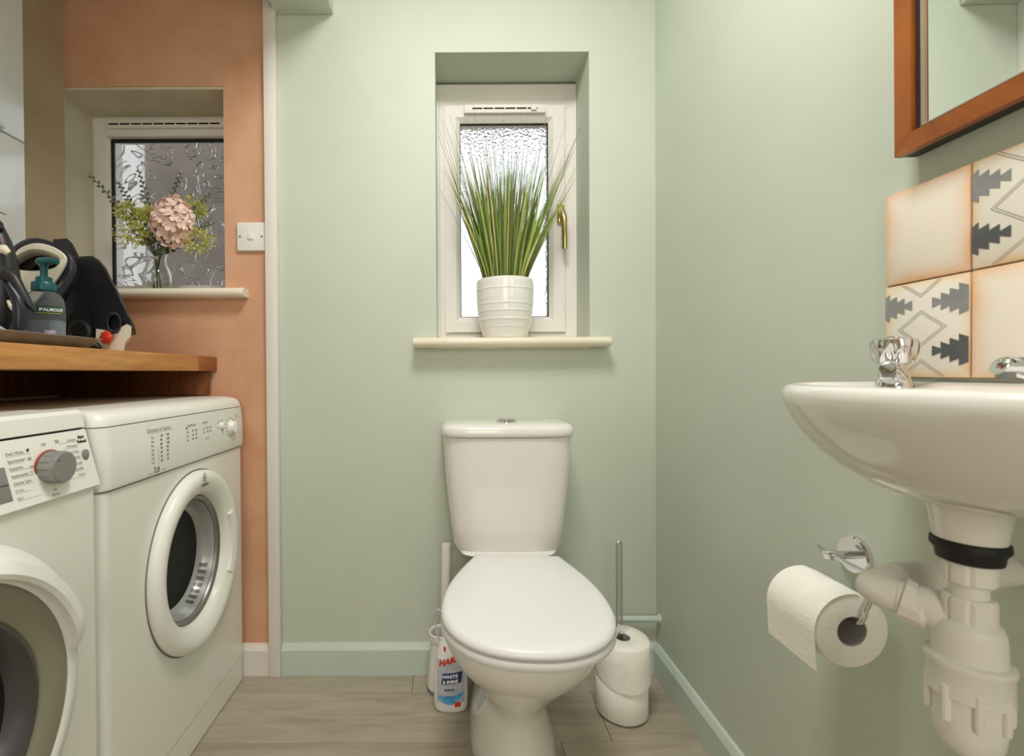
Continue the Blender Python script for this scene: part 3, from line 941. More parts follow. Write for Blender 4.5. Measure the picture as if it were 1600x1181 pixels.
def tile_mat(name, cream, edge, strength):
    m = bpy.data.materials.new(name)
    m.use_nodes = True
    nt = m.node_tree
    b_ = nt.nodes['Principled BSDF']
    b_.inputs['Roughness'].default_value = 0.38
    tc = nt.nodes.new('ShaderNodeTexCoord')
    sx = nt.nodes.new('ShaderNodeSeparateXYZ')
    nt.links.new(tc.outputs['Object'], sx.inputs[0])
    def ab(sock, k):
        a_ = nt.nodes.new('ShaderNodeMath'); a_.operation = 'ABSOLUTE'
        nt.links.new(sock, a_.inputs[0])
        d_ = nt.nodes.new('ShaderNodeMath'); d_.operation = 'SUBTRACT'
        d_.inputs[0].default_value = k
        nt.links.new(a_.outputs[0], d_.inputs[1])
        return d_.outputs[0]
    mn = nt.nodes.new('ShaderNodeMath'); mn.operation = 'MINIMUM'
    nt.links.new(ab(sx.outputs['Y'], 0.0555), mn.inputs[0])
    nt.links.new(ab(sx.outputs['Z'], 0.0637), mn.inputs[1])
    n_ = nt.nodes.new('ShaderNodeTexNoise')
    n_.inputs['Scale'].default_value = 26
    nt.links.new(tc.outputs['Object'], n_.inputs['Vector'])
    ms = nt.nodes.new('ShaderNodeMath'); ms.operation = 'MULTIPLY_ADD'
    ms.inputs[1].default_value = -0.020
    nt.links.new(n_.outputs['Fac'], ms.inputs[0])
    nt.links.new(mn.outputs[0], ms.inputs[2])
    rp = nt.nodes.new('ShaderNodeValToRGB')
    mr = nt.nodes.new('ShaderNodeMapRange')
    mr.inputs['From Min'].default_value = -0.012
    mr.inputs['From Max'].default_value = strength
    nt.links.new(ms.outputs[0], mr.inputs['Value'])
    nt.links.new(mr.outputs['Result'], rp.inputs['Fac'])
    rp.color_ramp.elements[0].color = lin(edge)
    rp.color_ramp.elements[0].position = 0.05
    rp.color_ramp.elements[1].color = lin(cream)
    e = rp.color_ramp.elements.new(0.45)
    e.color = lin(tuple((a_ * 0.35 + b2 * 0.65) for a_, b2 in zip(edge, cream)))
    nt.links.new(rp.outputs['Color'], b_.inputs['Base Color'])
    return m


M_tilep = tile_mat('plain_cream_tile', (244, 233, 218), (240, 192, 150), 0.013)
M_tiled = tile_mat('patterned_cream_tile', (240, 233, 220), (238, 202, 158), 0.006)
M_pl = mat('pale_grey_glaze', (150, 150, 150), 0.4, var=0.06, vscale=60)
M_pd = mat('dark_grey_glaze', (92, 94, 96), 0.4, var=0.08, vscale=60)
TW, TH, TT = 0.1110, 0.1275, 0.008
tile_me = None


def stepped(uc, vc, dirn):
    """saw-stepped half motif growing toward the tile edge; returns a polygon in (u, v)"""
    hs = [0.055, 0.088, 0.120, 0.155]
    top = []
    for k, hh in enumerate(hs):
        top += [(uc + dirn * k * 0.098, hh), (uc + dirn * (k + 1) * 0.098, hh - 0.034)]
    return [(u, vc + y) for u, y in top] + [(u, vc - y) for u, y in top[::-1]]


def dia_lines(uc, vc, hw, hh, wd, clip):
    quads = []
    P = [(uc - hw, vc), (uc, vc + hh), (uc + hw, vc), (uc, vc - hh)]
    for i in range(4):
        a_, b_ = P[i], P[(i + 1) % 4]
        for off in (0.0, 0.028):
            def ins(p):
                return (uc + (p[0] - uc) * (1 - off / hw * 1.4), vc + (p[1] - vc) * (1 - off / hw * 1.4))
            p0, p1 = ins(a_), ins(b_)
            # clip to v range
            def cl_(p, q_):
                if p[1] < clip[0]:
                    k_ = (clip[0] - p[1]) / (q_[1] - p[1]); return (p[0] + (q_[0] - p[0]) * k_, clip[0])
                if p[1] > clip[1]:
                    k_ = (p[1] - clip[1]) / (p[1] - q_[1]); return (p[0] + (q_[0] - p[0]) * k_, clip[1])
                return p
            if (p0[1] < clip[0] and p1[1] < clip[0]) or (p0[1] > clip[1] and p1[1] > clip[1]):
                continue
            p0, p1 = cl_(p0, p1), cl_(p1, p0)
            quads.append((p0, p1, wd))
    return quads


def pattern_parts(tile):
    # local x toward the wall is +; the face is at -TT; u runs toward the camera (-y)
    def fn(u, v, d=0.0004):
        return (-TT - d, TW / 2 - u * TW, -TH / 2 + v * TH)
    for (vc, m__) in ((0.76, M_pl), (0.27, M_pd)):
        for uc, dr in ((0.60, 1), (0.36, -1)):
            poly = [(min(0.995, max(0.005, u)), v) for u, v in stepped(uc, vc, dr)]
            mm = MB()
            n_ = len(poly) // 2
            vs = [fn(u, v) for u, v in poly]
            fs = [(i, i + 1, 2 * n_ - 2 - i, 2 * n_ - 1 - i) for i in range(n_ - 1)]
            mm.raw(vs, fs)
            obj('stepped_motif', mm, m__, tile, world=False, smooth=False)
    mm = MB()
    for vc in (0.0, 0.51, 1.02):
        for p0, p1, wd in dia_lines(0.47, vc, 0.29, 0.185, 0.0045, (0.01, 0.99)):
            dx, dy = p1[0] - p0[0], p1[1] - p0[1]
            L_ = math.hypot(dx, dy)
            nx_, ny_ = -dy / L_ * wd / 2, dx / L_ * wd / 2
            mm.raw([fn(p0[0] + nx_, p0[1] + ny_), fn(p1[0] + nx_, p1[1] + ny_), fn(p1[0] - nx_, p1[1] - ny_), fn(p0[0] - nx_, p0[1] - ny_)], [(0, 1, 2, 3)])
    obj('diamond_lines', mm, mat('line_glaze', (128, 126, 122), 0.5, var=0.05), tile, world=False, smooth=False)


for r_ in range(2):
    for c_ in range(3):
        patt = (r_ + c_) % 2 == 0
        mm = MB().box(-TT, -0.001, -TW / 2, TW / 2, -TH / 2, TH / 2, 0.0014, 2)
        tl = obj('tile', mm, M_tiled if patt else M_tilep, sp, world=False)
        tl.location = (0 - 0.0, (yc[c_] + yc[c_ + 1]) / 2 - 0.51, (zr[r_] + zr[r_ + 1]) / 2 - 0.917)
        if patt:
            pattern_parts(tl)

# ------------------------------------------------------------------ mirror, leaning out from the wall at its top
MY1, MY0, MZ0, MZ1, FW, FD = 0.644, 0.10, 0.0, 0.62, 0.0235, 0.030
mi = thing('wall_mirror', 'mirror in an orange-brown wooden frame above the tiles', 'mirror', (XR - 0.001, 0.0, 1.2145))
mi.rotation_euler = (0, R(-0.5), 0)
YIN = [(MY0, MY1), ]


def mframe(i0, i1, x0, x1):
    def rect(i, x):
        return [(x, MY0 + i, MZ0 + i), (x, MY1 - i, MZ0 + i), (x, MY1 - i, MZ1 - i), (x, MY0 + i, MZ1 - i)]
    return MB().torus_loft([rect(i0, x0), rect(i1, x0), rect(i1, x1), rect(i0, x1)])


def rail(p0, p1, q0, q1, x0, x1):
    """mitred rail: outer edge p0-p1, inner edge q0-q1 in (y, z)"""
    lp = [(x0, *p0), (x0, *p1), (x0, *q1), (x0, *q0)]
    return MB().prism(lp, x1 - x0, 'X', 0.0022, 2)


oc = [(MY0, MZ0), (MY1, MZ0), (MY1, MZ1), (MY0, MZ1)]
ic = [(MY0 + FW, MZ0 + FW), (MY1 - FW, MZ0 + FW), (MY1 - FW, MZ1 - FW), (MY0 + FW, MZ1 - FW)]
for i in range(4):
    j = (i + 1) % 4
    obj('frame_rail', rail(oc[i], oc[j], ic[i], ic[j], -FD, -0.0195), M_mirwood, mi, world=False, ang=30)
M_liner = mat('dark_frame_side', (48, 40, 36), 0.5, var=0.1, vscale=20)
obj('frame_back', mframe(0.0006, FW + 0.006, -0.0195, -0.0005), M_liner, mi, world=False)
obj('inner_liner', mframe(FW - 0.001, FW + 0.004, -0.0240, -0.016), M_liner, mi, world=False)
obj('inner_bead', mframe(FW + 0.0035, FW + 0.0065, -0.0215, -0.016), mat('pale_bead', (178, 160, 138), 0.4, var=0.05), mi, world=False)
obj('mirror_glass', MB().box(-0.0150 - 0.0035, -0.0150, MY0 + FW, MY1 - FW, MZ0 + FW, MZ1 - FW), M_mirror, mi, world=False, smooth=False)

# ------------------------------------------------------------------ light switch
sw = thing('light_switch', 'white square single light switch on the bare plaster beside the post', 'light switch', (-0.610, YB, 1.349))
obj('plate', MB().box(-0.654, -0.566, YB - 0.011, YB, 1.305, 1.393, 0.004, 3), M_app2, sw)
obj('rocker', MB().box(-0.619, -0.601, YB - 0.0155, YB - 0.009, 1.3395, 1.3585, 0.002, 2), M_app2, sw)
for xx in (-0.643, -0.577):
    obj('screw', MB().lathe([(0.0, -0.0122), (0.0032, -0.012), (0.0034, -0.010)], (xx, YB, 1.349), 'Y', 14, False), M_greyd, sw)

# ------------------------------------------------------------------ tumble dryer
DX, DY0, DY1 = -0.637, 0.857, 1.446
d = thing('tumble_dryer', 'white tumble dryer standing in the corner by the back wall', 'tumble dryer', (-0.91, 1.15, 0))
d.scale = (1, 1, 1.013)
XBK = -1.172


def capsule_plan(xf, xb, y0, y1, r, z, seg=8, rb=0.006):
    """plan contour with rounded front corners"""
    out = []
    for k in range(seg + 1):
        a = -PI / 2 + PI / 2 * k / seg
        out.append((xf - r + r * math.cos(a), y0 + r + r * math.sin(a), z))
    for k in range(seg + 1):
        a = PI / 2 * k / seg
        out.append((xf - r + r * math.cos(a), y1 - r + r * math.sin(a), z))
    out += [(xb, y1, z), (xb, y0, z)]
    return out



def holed_body(xf, xb, y0, y1, r, z0, z1, oy, oz, ry, rz, n=72):
    m_ = MB()
    c0 = capsule_plan(xf, xb, y0, y1, r, z0)
    k = c0.index(min(c0, key=lambda p: abs(p[0] - xf) + abs(p[1] - (y0 + r))))
    c0 = c0[k + 1:] + c0[:k + 1]
    m_.loft([c0, [(x, y, z1) for x, y, z in c0]], True, True, closed=False)
    outer, inner = [], []
    ya, yb_ = y0 + r, y1 - r
    angs = [2 * PI * i / n for i in range(n)] + [math.atan2(zz - oz, yy_ - oy) % (2 * PI) for zz in (z0, z1) for yy_ in (ya, yb_)]
    for a in sorted(angs):
        c, s_ = math.cos(a), math.sin(a)
        ts = []
        if abs(c) > 1e-9:
            ts.append(((yb_ if c > 0 else ya) - oy) / c)
        if abs(s_) > 1e-9:
            ts.append(((z1 if s_ > 0 else z0) - oz) / s_)
        t_ = min(ts)
        outer.append((xf, oy + c * t_, oz + s_ * t_))
        inner.append((xf, oy + c * ry, oz + s_ * rz))
    back = [(xf - 0.02, y, z) for x, y, z in inner]
    m_.loft([outer, inner, back], False, False)
    return m_


obj('body', holed_body(DX, XBK, DY0, DY1, 0.022, 0.082, 0.735, 1.172, 0.466, 0.17, 0.19), M_app, d, ang=50)
obj('kick_plate', MB().loft([capsule_plan(DX - 0.002, XBK, DY0 + 0.002, DY1 - 0.002, 0.020, z) for z in (0.004, 0.0795)]), M_app, d, ang=50)
for fx, fy in ((-0.70, 0.90), (-0.70, 1.40), (-1.12, 0.90), (-1.12, 1.40)):
    obj('foot', MB().lathe([(0.018, 0.0), (0.018, 0.006)], (fx, fy, 0), 'Z', 16), M_dark, d)
for gz in ((0.076, 0.086), (0.815, 0.825)):
    obj('body_gap', MB().loft([capsule_plan(DX - 0.004, XBK + 0.01, DY0 + 0.004, DY1 - 0.004, 0.020, z) for z in gz]), M_greyd, d, ang=50)
# control panel, its lower edge dipping a little toward the middle, and proud of the body
cpn = MB()
rings = []
for z, o_ in ((0.7035, 0.000), (0.7055, 0.005), (0.716, 0.008), (0.78, 0.007), (0.8195, 0.003)):
    rings.append(capsule_plan(DX + o_, XBK, DY0, DY1, 0.024, z))
rings = [[(x, y, z + (0.0 * y if i < 3 else 0)) for x, y, z in rg] for i, rg in enumerate(rings)]
cpn.loft(rings)
obj('panel_seam', MB().loft([capsule_plan(DX + 0.0007, XBK, DY0 - 0.0005, DY1 + 0.0005, 0.022, z) for z in (0.7012, 0.7034)]), M_greyd, d, ang=50)
pan_d = obj('control_panel', cpn, M_app2, d, ang=40)
rings = []
for z, ins in ((0.8215, 0.0), (0.830, 0.001), (0.840, 0.006), (0.847, 0.016), (0.851, 0.034), (0.852, 0.06)):
    rings.append(capsule_plan(DX + 0.002 - ins, XBK + ins * 0.2, DY0 + ins * 0.35, DY1 - ins * 0.5, 0.026, z))
obj('top', MB().loft(rings), M_app2, d, ang=60)
XP = DX + 0.0088
# knobs
kn = obj('program_knob', MB().lathe([(0.0195, 0.0), (0.0195, 0.003), (0.0175, 0.005), (0.0165, 0.012), (0.0145, 0.0145)], (XP - 0.002, 1.352, 0.768), 'X', 32), M_app2, pan_d and d, ang=40)
obj('grip', MB().box(XP + 0.010, XP + 0.0155, 1.349, 1.355, 0.7535, 0.7825, 0.002), M_app2, kn)
obj('start_button', MB().lathe([(0.0085, 0.0), (0.0085, 0.006), (0.007, 0.008)], (XP - 0.002, 1.298, 0.778), 'X', 24), M_app2, d)
obj('indicator_lamp', MB().lathe([(0.0055, 0.0), (0.0055, 0.003)], (XP - 0.002, 1.385, 0.802), 'X', 16), M_creamp, d)


def dp(y, z, off=0.0006):
    # surface of the dryer panel at height z
    o_ = 0.008 - (z - 0.716) * (0.001 / 0.064) if z < 0.78 else 0.007 - (z - 0.78) * (0.004 / 0.0395)
    return (DX + o_ + off, y, z)


m_ = MB()
def dtext(txt, size, y, z, **k):
    put_text(m_, txt, size, lambda u, v: dp(y + u, z + v), **k)
dtext('Duration in Cotton', 0.0105, 0.982, 0.797, shear=0.2)
m_.raw([dp(0.985, 0.7945), dp(1.075, 0.7945), dp(1.075, 0.7952), dp(0.985, 0.7952)], [(0, 1, 2, 3)])
for i in range(7):
    z = 0.7835 - i * 0.0088
    dtext('%dkg' % (7 - i), 0.0070, 0.992, z)
    dtext(['110', '95', '85', '70', '60', '40', '30'][i], 0.0068, 1.024, z, bold=0.0003)
    dtext(['140', '120', '105', '90', '70', '50', '40'][i], 0.0068, 1.046, z, bold=0.0003)
m_.raw([dp(1.0165, 0.726), dp(1.0172, 0.726), dp(1.0172, 0.792), dp(1.0165, 0.792)], [(0, 1, 2, 3)])
dtext('Synthetic', 0.0100, 1.133, 0.792, shear=0.2)
for i in range(3):
    z = 0.7785 - i * 0.0095
    dtext('%dkg' % (3 - i), 0.0070, 1.125, z)
    dtext(['70', '50', '40'][i], 0.0068, 1.15, z, bold=0.0003)
    dtext(['90', '70', '50'][i], 0.0068, 1.165, z, bold=0.0003)
dtext('Acrylic', 0.0100, 1.200, 0.792, shear=0.2)
for i in range(2):
    z = 0.7785 - i * 0.0095
    dtext('%dkg' % (2 - i), 0.0070, 1.200, z)
    dtext(['60', '45'][i], 0.0068, 1.22, z, bold=0.0003)
    dtext(['75', '60'][i], 0.0068, 1.234, z, bold=0.0003)
dtext('0 min', 0.0078, 1.212, 0.752)
m_.lathe([(0.004, 0.0), (0.004, 0.0003)], dp(1.128, 0.79), 'X', 4)
for k in range(16):
    a = 2 * PI * k / 16
    cy_, cz_ = 1.352 + 0.0255 * math.cos(a), 0.768 + 0.0255 * math.sin(a)
    x_ = dp(cy_, cz_)[0]
    m_.box(x_ - 0.0005, x_ + 0.0002, cy_ - 0.0016, cy_ + 0.0016, cz_ - 0.0018, cz_ + 0.0018)
for dy, dz in ((-0.02, 0.008), (-0.02, -0.004), (-0.012, 0.013), (0.004, 0.013), (0.004, -0.013)):
    x_ = dp(1.298 + dy, 0.778 + dz)[0]
    m_.box(x_ - 0.0005, x_ + 0.0002, 1.298 + dy - 0.0022, 1.298 + dy + 0.0022, 0.778 + dz - 0.0012, 0.778 + dz + 0.0012)
obj('panel_print', m_, M_print, d, smooth=False)['kind'] = 'stuff'
m_ = MB()
put_text(m_, '7,0', 0.0165, lambda u, v: dp(0.999 + u, 0.7105 + v), bold=0.0004)
put_text(m_, 'kg', 0.0075, lambda u, v: dp(1.030 + u, 0.7105 + v))
put_text(m_, 'max', 0.0060, lambda u, v: dp(0.980 + u, 0.7105 + v))
obj('capacity_print', m_, M_print, d, smooth=False)
# door
OY, OZ, RY_, RZ_ = 1.172, 0.466, 0.200, 0.224
DK = 0.955
asp = RZ_ / RY_


def door_ring(prof_, n=72, cy=OY, cz=OZ, k=asp):
    """prof: (r along y, x)"""
    rings_ = [[(x, cy + DK * r_ * math.cos(2 * PI * i / n), cz + DK * r_ * k * math.sin(2 * PI * i / n)) for i in range(n)] for r_, x in prof_]
    return rings_


door = obj('door', MB().torus_loft(door_ring([(0.200, DX + 0.0005), (0.2005, DX + 0.010), (0.197, DX + 0.019), (0.190, DX + 0.0245), (0.182, DX + 0.0265), (0.170, DX + 0.0245), (0.154, DX + 0.0165), (0.1490, DX + 0.012), (0.1450, DX + 0.004), (0.141, DX - 0.012), (0.138, DX - 0.030), (0.138, DX - 0.034), (0.16, DX - 0.02), (0.185, DX + 0.0005)])), M_app2, d, ang=50)
obj('door_seam', MB().torus_loft(door_ring([(0.2035, DX + 0.0003), (0.2035, DX + 0.0012), (0.198, DX + 0.0012), (0.198, DX + 0.0003)])), M_greyd, door)
obj('door_rim', MB().torus_loft(door_ring([(0.1445, DX - 0.010), (0.1400, DX - 0.004), (0.1345, DX - 0.006), (0.131, DX - 0.014), (0.131, DX - 0.030), (0.139, DX - 0.028)])), M_steel, door, ang=60)
obj('door_bowl', MB().loft(door_ring([(0.131, DX - 0.016), (0.128, DX - 0.026), (0.124, DX - 0.040), (0.119, DX - 0.050), (0.111, DX - 0.055)]), False, False), mat('smoked_bowl_wall', (176, 176, 174), 0.25, spec=0.6, metal=0.3), door, ang=60)
obj('door_window', MB().loft(door_ring([(0.112, DX - 0.0545), (0.09, DX - 0.056), (0.05, DX - 0.057), (0.01, DX - 0.0575)])), M_drum, door, ang=60)
m_ = MB()
for rr_ in range(7):
    for k in range(9):
        a = R(-24 - rr_ * 7.5)
        x_ = DX - 0.027 - k * 0.0022
        rad = DK * 0.1262 - (k * 0.0022) * 0.30 - 0.0012
        for s_ in (0,):
            a1, a2 = a, a - R(4.2)
            pts_ = [(x_, OY + rad * math.cos(q_), OZ + rad * asp * math.sin(q_)) for q_ in (a1, a2)]
            pts2 = [(x_ - 0.0013, OY + rad * math.cos(q_), OZ + rad * asp * math.sin(q_)) for q_ in (a2, a1)]
            m_.raw(pts_ + pts2, [(0, 1, 2, 3)])
obj('vent_slots', m_, M_slot, door, smooth=False)
obj('door_latch', MB().loft([[(DX - 0.012 + dx_, OY + DK * (0.147 + g) * math.cos(a), OZ + DK * (0.147 + g) * asp * math.sin(a)) for dx_, g in ((0, 0), (0.018, 0.004), (0.022, 0.012), (0.006, 0.014))] for a in [R(-24 + 4 * k) for k in range(12)]]), M_greyd, door, ang=50, label='grey door latch')
obj('grip_recess', MB().loft([[(DX + dx_, OY + DK * g * math.cos(a), OZ + DK * g * asp * math.sin(a)) for dx_, g in ((0.0150, 0.152), (0.0250, 0.155), (0.0275, 0.170), (0.0240, 0.172))] for a in [R(-30 + 5 * k) for k in range(12)]]), M_app2, door, ang=30)


def dring(rad, ang_, off=0.0006):
    return (DX + 0.0283 + off, OY + rad * math.cos(ang_), OZ + rad * asp * math.sin(ang_))


m_ = MB()
lx, lz = OY - 0.004, OZ + 0.183 * asp * DK
put_text(m_, 'INDESIT', 0.0085, lambda u, v: (DX + 0.0277, lx + 0.003 + u, lz - 0.017 + v), align='CENTER', bold=0.0004)
n = 28
oo = [(DX + 0.0277, lx + 0.0085 * math.cos(2 * PI * i / n), lz + 0.004 + 0.0105 * math.sin(2 * PI * i / n)) for i in range(n)]
ii = [(DX + 0.0277, lx + 0.0070 * math.cos(2 * PI * i / n), lz + 0.004 + 0.0088 * math.sin(2 * PI * i / n)) for i in range(n)]
m_.raw(oo + ii, [(i, (i + 1) % n, n + (i + 1) % n, n + i) for i in range(n)])
m_.box(DX + 0.0270, DX + 0.0277, lx - 0.0013, lx + 0.0013, lz - 0.001, lz + 0.0062)
m_.box(DX + 0.0270, DX + 0.0277, lx - 0.0013, lx + 0.0013, lz + 0.0078, lz + 0.0100)
obj('brand_print', m_, M_printd, door, smooth=False)

# ------------------------------------------------------------------ washing machine
WX, WY0, WY1 = -0.636, 0.248, 0.848
wm = thing('washing_machine', 'white washing machine with silver dial at the lower left corner', 'washing machine', (-0.91, 0.55, 0))
wm.scale = (1, 1, 1.012)
obj('body', holed_body(WX, XBK, WY0, WY1, 0.012, 0.012, 0.722, 0.548, 0.452, 0.19, 0.19), M_app, wm, ang=50)
obj('body_gap', MB().box(XBK + 0.01, WX - 0.022, WY0 + 0.008, WY1 - 0.006, 0.70, 0.83), M_slot, wm)
for fx, fy in ((-0.68, 0.30), (-0.68, 0.80), (-1.12, 0.30), (-1.12, 0.80)):
    obj('foot', MB().lathe([(0.02, 0.0), (0.02, 0.014)], (fx, fy, 0), 'Z', 16), M_dark, wm)
XT, XB_ = WX - 0.020, WX + 0.006      # slanted fascia: top set back
fz0, fz1 = 0.722, 0.822


def wp(y, z, off=0.0006):
    k_ = (z - fz0) / (fz1 - fz0)
    return (XB_ + (XT - XB_) * k_ + off, y, z)


lp = [(XB_ - 0.003, WY0, fz0 - 0.001), (XB_, WY0, fz0 + 0.002), (XT, WY0, fz1 - 0.001), (XT - 0.003, WY0, fz1), (XBK, WY0, fz1), (XBK, WY0, fz0 - 0.001)]
fas = obj('control_panel', MB().prism(lp, WY1 - WY0, 'Y'), M_app2, wm, ang=25)
lp = [(XT - 0.004, WY0 + 0.001, 0.8235), (XT + 0.000, WY0 + 0.001, 0.826), (XT - 0.004, WY0 + 0.001, 0.850), (XT - 0.012, WY0 + 0.001, 0.856), (XBK, WY0 + 0.001, 0.856), (XBK, WY0 + 0.001, 0.8235)]
obj('top', MB().prism(lp, WY1 - WY0 - 0.002, 'Y', 0.0), M_app2, wm, ang=25)
ky, kz = 0.756, 0.772
x0_, nrm = wp(ky, kz, 0)[0], None
obj('dial_ring', MB().lathe([(0.0275, 0.0), (0.0275, 0.0025), (0.0255, 0.003)], (x0_ - 0.001, ky, kz), 'X', 40), M_orange, wm)
kn = obj('dial', MB().lathe([(0.0255, 0.0), (0.0255, 0.021), (0.0245, 0.0245), (0.0225, 0.026), (0.0, 0.0265)], (x0_, ky, kz), 'X', 44, True, False), M_grey, wm, ang=35)
m_ = MB()
for k in range(14):
    a = 2 * PI * k / 14
    m_.raw([(x0_ + xx, ky + 0.0257 * math.cos(a + da), kz + 0.0257 * math.sin(a + da)) for xx, da in ((0.003, -0.012), (0.019, -0.012), (0.019, 0.012), (0.003, 0.012))], [(0, 1, 2, 3)])
m_.box(x0_ + 0.0262, x0_ + 0.0268, ky - 0.0155, ky - 0.010, kz + 0.012, kz + 0.0128)
obj('dial_notches', m_, M_printd, kn, smooth=False)
st = obj('start_button', MB().lathe([(0.0068, 0.0), (0.0068, 0.004), (0.0055, 0.005)], (wp(0.832, 0.779, 0)[0] - 0.001, 0.832, 0.779), 'X', 24, sy=1.35), M_grey, wm)
ds = obj('display', MB().loft([[wp(y, z, o_) for y, z in ((0.55, 0.738 + i_), (0.683 - i_, 0.738 + i_), (0.683 - i_, 0.786 - i_), (0.55, 0.786 - i_))] for o_, i_ in ((-0.001, 0), (0.001, 0), (0.0015, 0.001))]), M_grey, wm)
obj('display_line', MB().raw([wp(0.56, 0.7605, 0.0019), wp(0.682, 0.7605, 0.0019), wp(0.682, 0.7617, 0.0019), wp(0.56, 0.7617, 0.0019)], [(0, 1, 2, 3)]), M_printd, ds)
m_ = MB()
left = ['Dark Wash', 'Sportswear', 'Sensitive', "Superquick 15'", 'Gentle Spin', 'Drain', 'Spin']
right = ['Cottons', '+ Prewash', 'Easy-Care', '+ Prewash', 'Mixed Load', 'Delicate/Silk', 'Wool']
for i, tx in enumerate(left):
    z = 0.8005 - i * 0.0107
    y = 0.690
    put_text(m_, tx, 0.0062, lambda u, v: wp(y + u, z + v))
    ln = 0.050 - 0.006 * abs(i - 3) if 0 < i < 6 else 0.052
    m_.raw([wp(y, z - 0.0017), wp(y + ln - 0.012, z - 0.0017), wp(y + ln - 0.012, z - 0.0013), wp(y, z - 0.0013)], [(0, 1, 2, 3)])
for i, tx in enumerate(right):
    z = 0.8055 - i * 0.0098
    put_text(m_, tx, 0.0058, lambda u, v: wp(0.821 + u, z + v), align='RIGHT')
    m_.raw([wp(0.792 - (0.008 if i in (0, 6) else 0), z - 0.0017), wp(0.821, z - 0.0017), wp(0.821, z - 0.0013), wp(0.792 - (0.008 if i in (0, 6) else 0), z - 0.0013)], [(0, 1, 2, 3)])
put_text(m_, '40', 0.0075, lambda u, v: wp(0.722 + u, 0.788 + v))
put_text(m_, '30', 0.0065, lambda u, v: wp(0.722 + u, 0.776 + v))
put_text(m_, 'Off', 0.0065, lambda u, v: wp(0.7515 + u, 0.8055 + v))
put_text(m_, '90', 0.0085, lambda u, v: wp(0.778 + u, 0.8055 + v))
put_text(m_, '40', 0.0065, lambda u, v: wp(0.752 + u, 0.7345 + v))
put_text(m_, 'Rinse', 0.0065, lambda u, v: wp(0.748 + u, 0.7275 + v))
obj('panel_print', m_, M_print, wm, smooth=False)['kind'] = 'stuff'
m_ = MB()
put_text(m_, 'Start', 0.0072, lambda u, v: wp(0.833 + u, 0.8075 + v), align='CENTER', bold=0.0003)
put_text(m_, 'Reload', 0.0072, lambda u, v: wp(0.833 + u, 0.8000 + v), align='CENTER', bold=0.0003)
m_.lathe([(0.0028, 0.0), (0.0028, 0.0003)], wp(0.7265, 0.8035), 'X', 4)
obj('bold_print', m_, M_printd, wm, smooth=False)['kind'] = 'stuff'
# door
VY, VZ = 0.548, 0.452


def wring(prof_, n=80):
    return [[(x, VY + r_ * math.cos(2 * PI * i / n), VZ + r_ * math.sin(2 * PI * i / n)) for i in range(n)] for r_, x in prof_]


wd = obj('door', MB().torus_loft(wring([(0.238, WX + 0.0005), (0.237, WX + 0.010), (0.230, WX + 0.018), (0.214, WX + 0.021), (0.2085, WX + 0.019), (0.2085, WX + 0.002)])), M_app2, wm, ang=45)
obj('door_seam', MB().torus_loft(wring([(0.2405, WX + 0.0003), (0.2405, WX + 0.001), (0.237, WX + 0.001), (0.237, WX + 0.0003)])), M_greyd, wd)
obj('door_inner_ring', MB().torus_loft(wring([(0.2080, WX + 0.002), (0.2080, WX + 0.017), (0.203, WX + 0.0185), (0.172, WX + 0.012), (0.164, WX + 0.006), (0.164, WX + 0.002)])), mat('olive_grey_plastic', (142, 138, 118), 0.4, var=0.02), wd, ang=45)
obj('door_glass_rim', MB().torus_loft(wring([(0.165, WX + 0.002), (0.164, WX + 0.010), (0.158, WX + 0.012), (0.148, WX - 0.001), (0.138, WX - 0.02), (0.150, WX - 0.02)])), mat('smoked_rim', (70, 66, 66), 0.2, spec=0.6), wd, ang=50)
obj('door_window', MB().loft(wring([(0.140, WX - 0.018), (0.12, WX - 0.03), (0.06, WX - 0.04), (0.005, WX - 0.042)])), M_doorglass, wd, ang=60)
rings = []
for k in range(15):
    a = R(74 - 66 * k / 14)
    e_ = math.sin(PI * min(1, max(0, (k + 0.3) / 14.6)))
    top_ = 0.016 + 0.016 * min(1, e_ * 2.2)
    rings.append([(WX + x, VY + r_ * math.cos(a), VZ + r_ * math.sin(a)) for r_, x in ((0.2125, 0.012), (0.2125, top_ + 0.006), (0.219, top_ + 0.010), (0.236, top_ + 0.004), (0.252, 0.010), (0.258, 0.0005), (0.23, 0.0005))])
obj('door_handle', MB().loft(rings), M_app2, wd, ang=32)

# ------------------------------------------------------------------ worktop and its support
wt = thing('worktop', 'oiled wooden worktop above the washing machine and dryer', 'worktop', (-0.95, 0.8, 0.938))
WTX, WZ0, WZ1 = -0.722, 0.938, 0.982
obj('board', MB().box(XL + 0.0005, WTX, 0.20, YB - 0.105, WZ0, WZ1, 0.003, 2), M_worktop, wt)
obj('end_board', MB().box(XL + 0.0005, WTX, YB - 0.1045, YB - 0.0005, WZ0, WZ1, 0.003, 2), wood('brown_wood_end', (166, 100, 52), (128, 70, 30), (14, 1.5, 14), 0.4, 4.0), wt, label='darker brown end board')
sb = thing('worktop_support', 'dark stained board standing under the worktop beside the plaster wall', 'support board', (-0.95, YB - 0.02, 0.0))
obj('cross_board', MB().box(XL + 0.001, -0.735, YB - 0.045, YB - 0.0185, 0.866, WZ0 - 0.0005, 0.002), M_darkwood, sb)
obj('upright', MB().box(XL + 0.001, XL + 0.008, 0.90, YB - 0.0465, 0.869, WZ0 - 0.0005, 0.002), M_darkwood, sb)

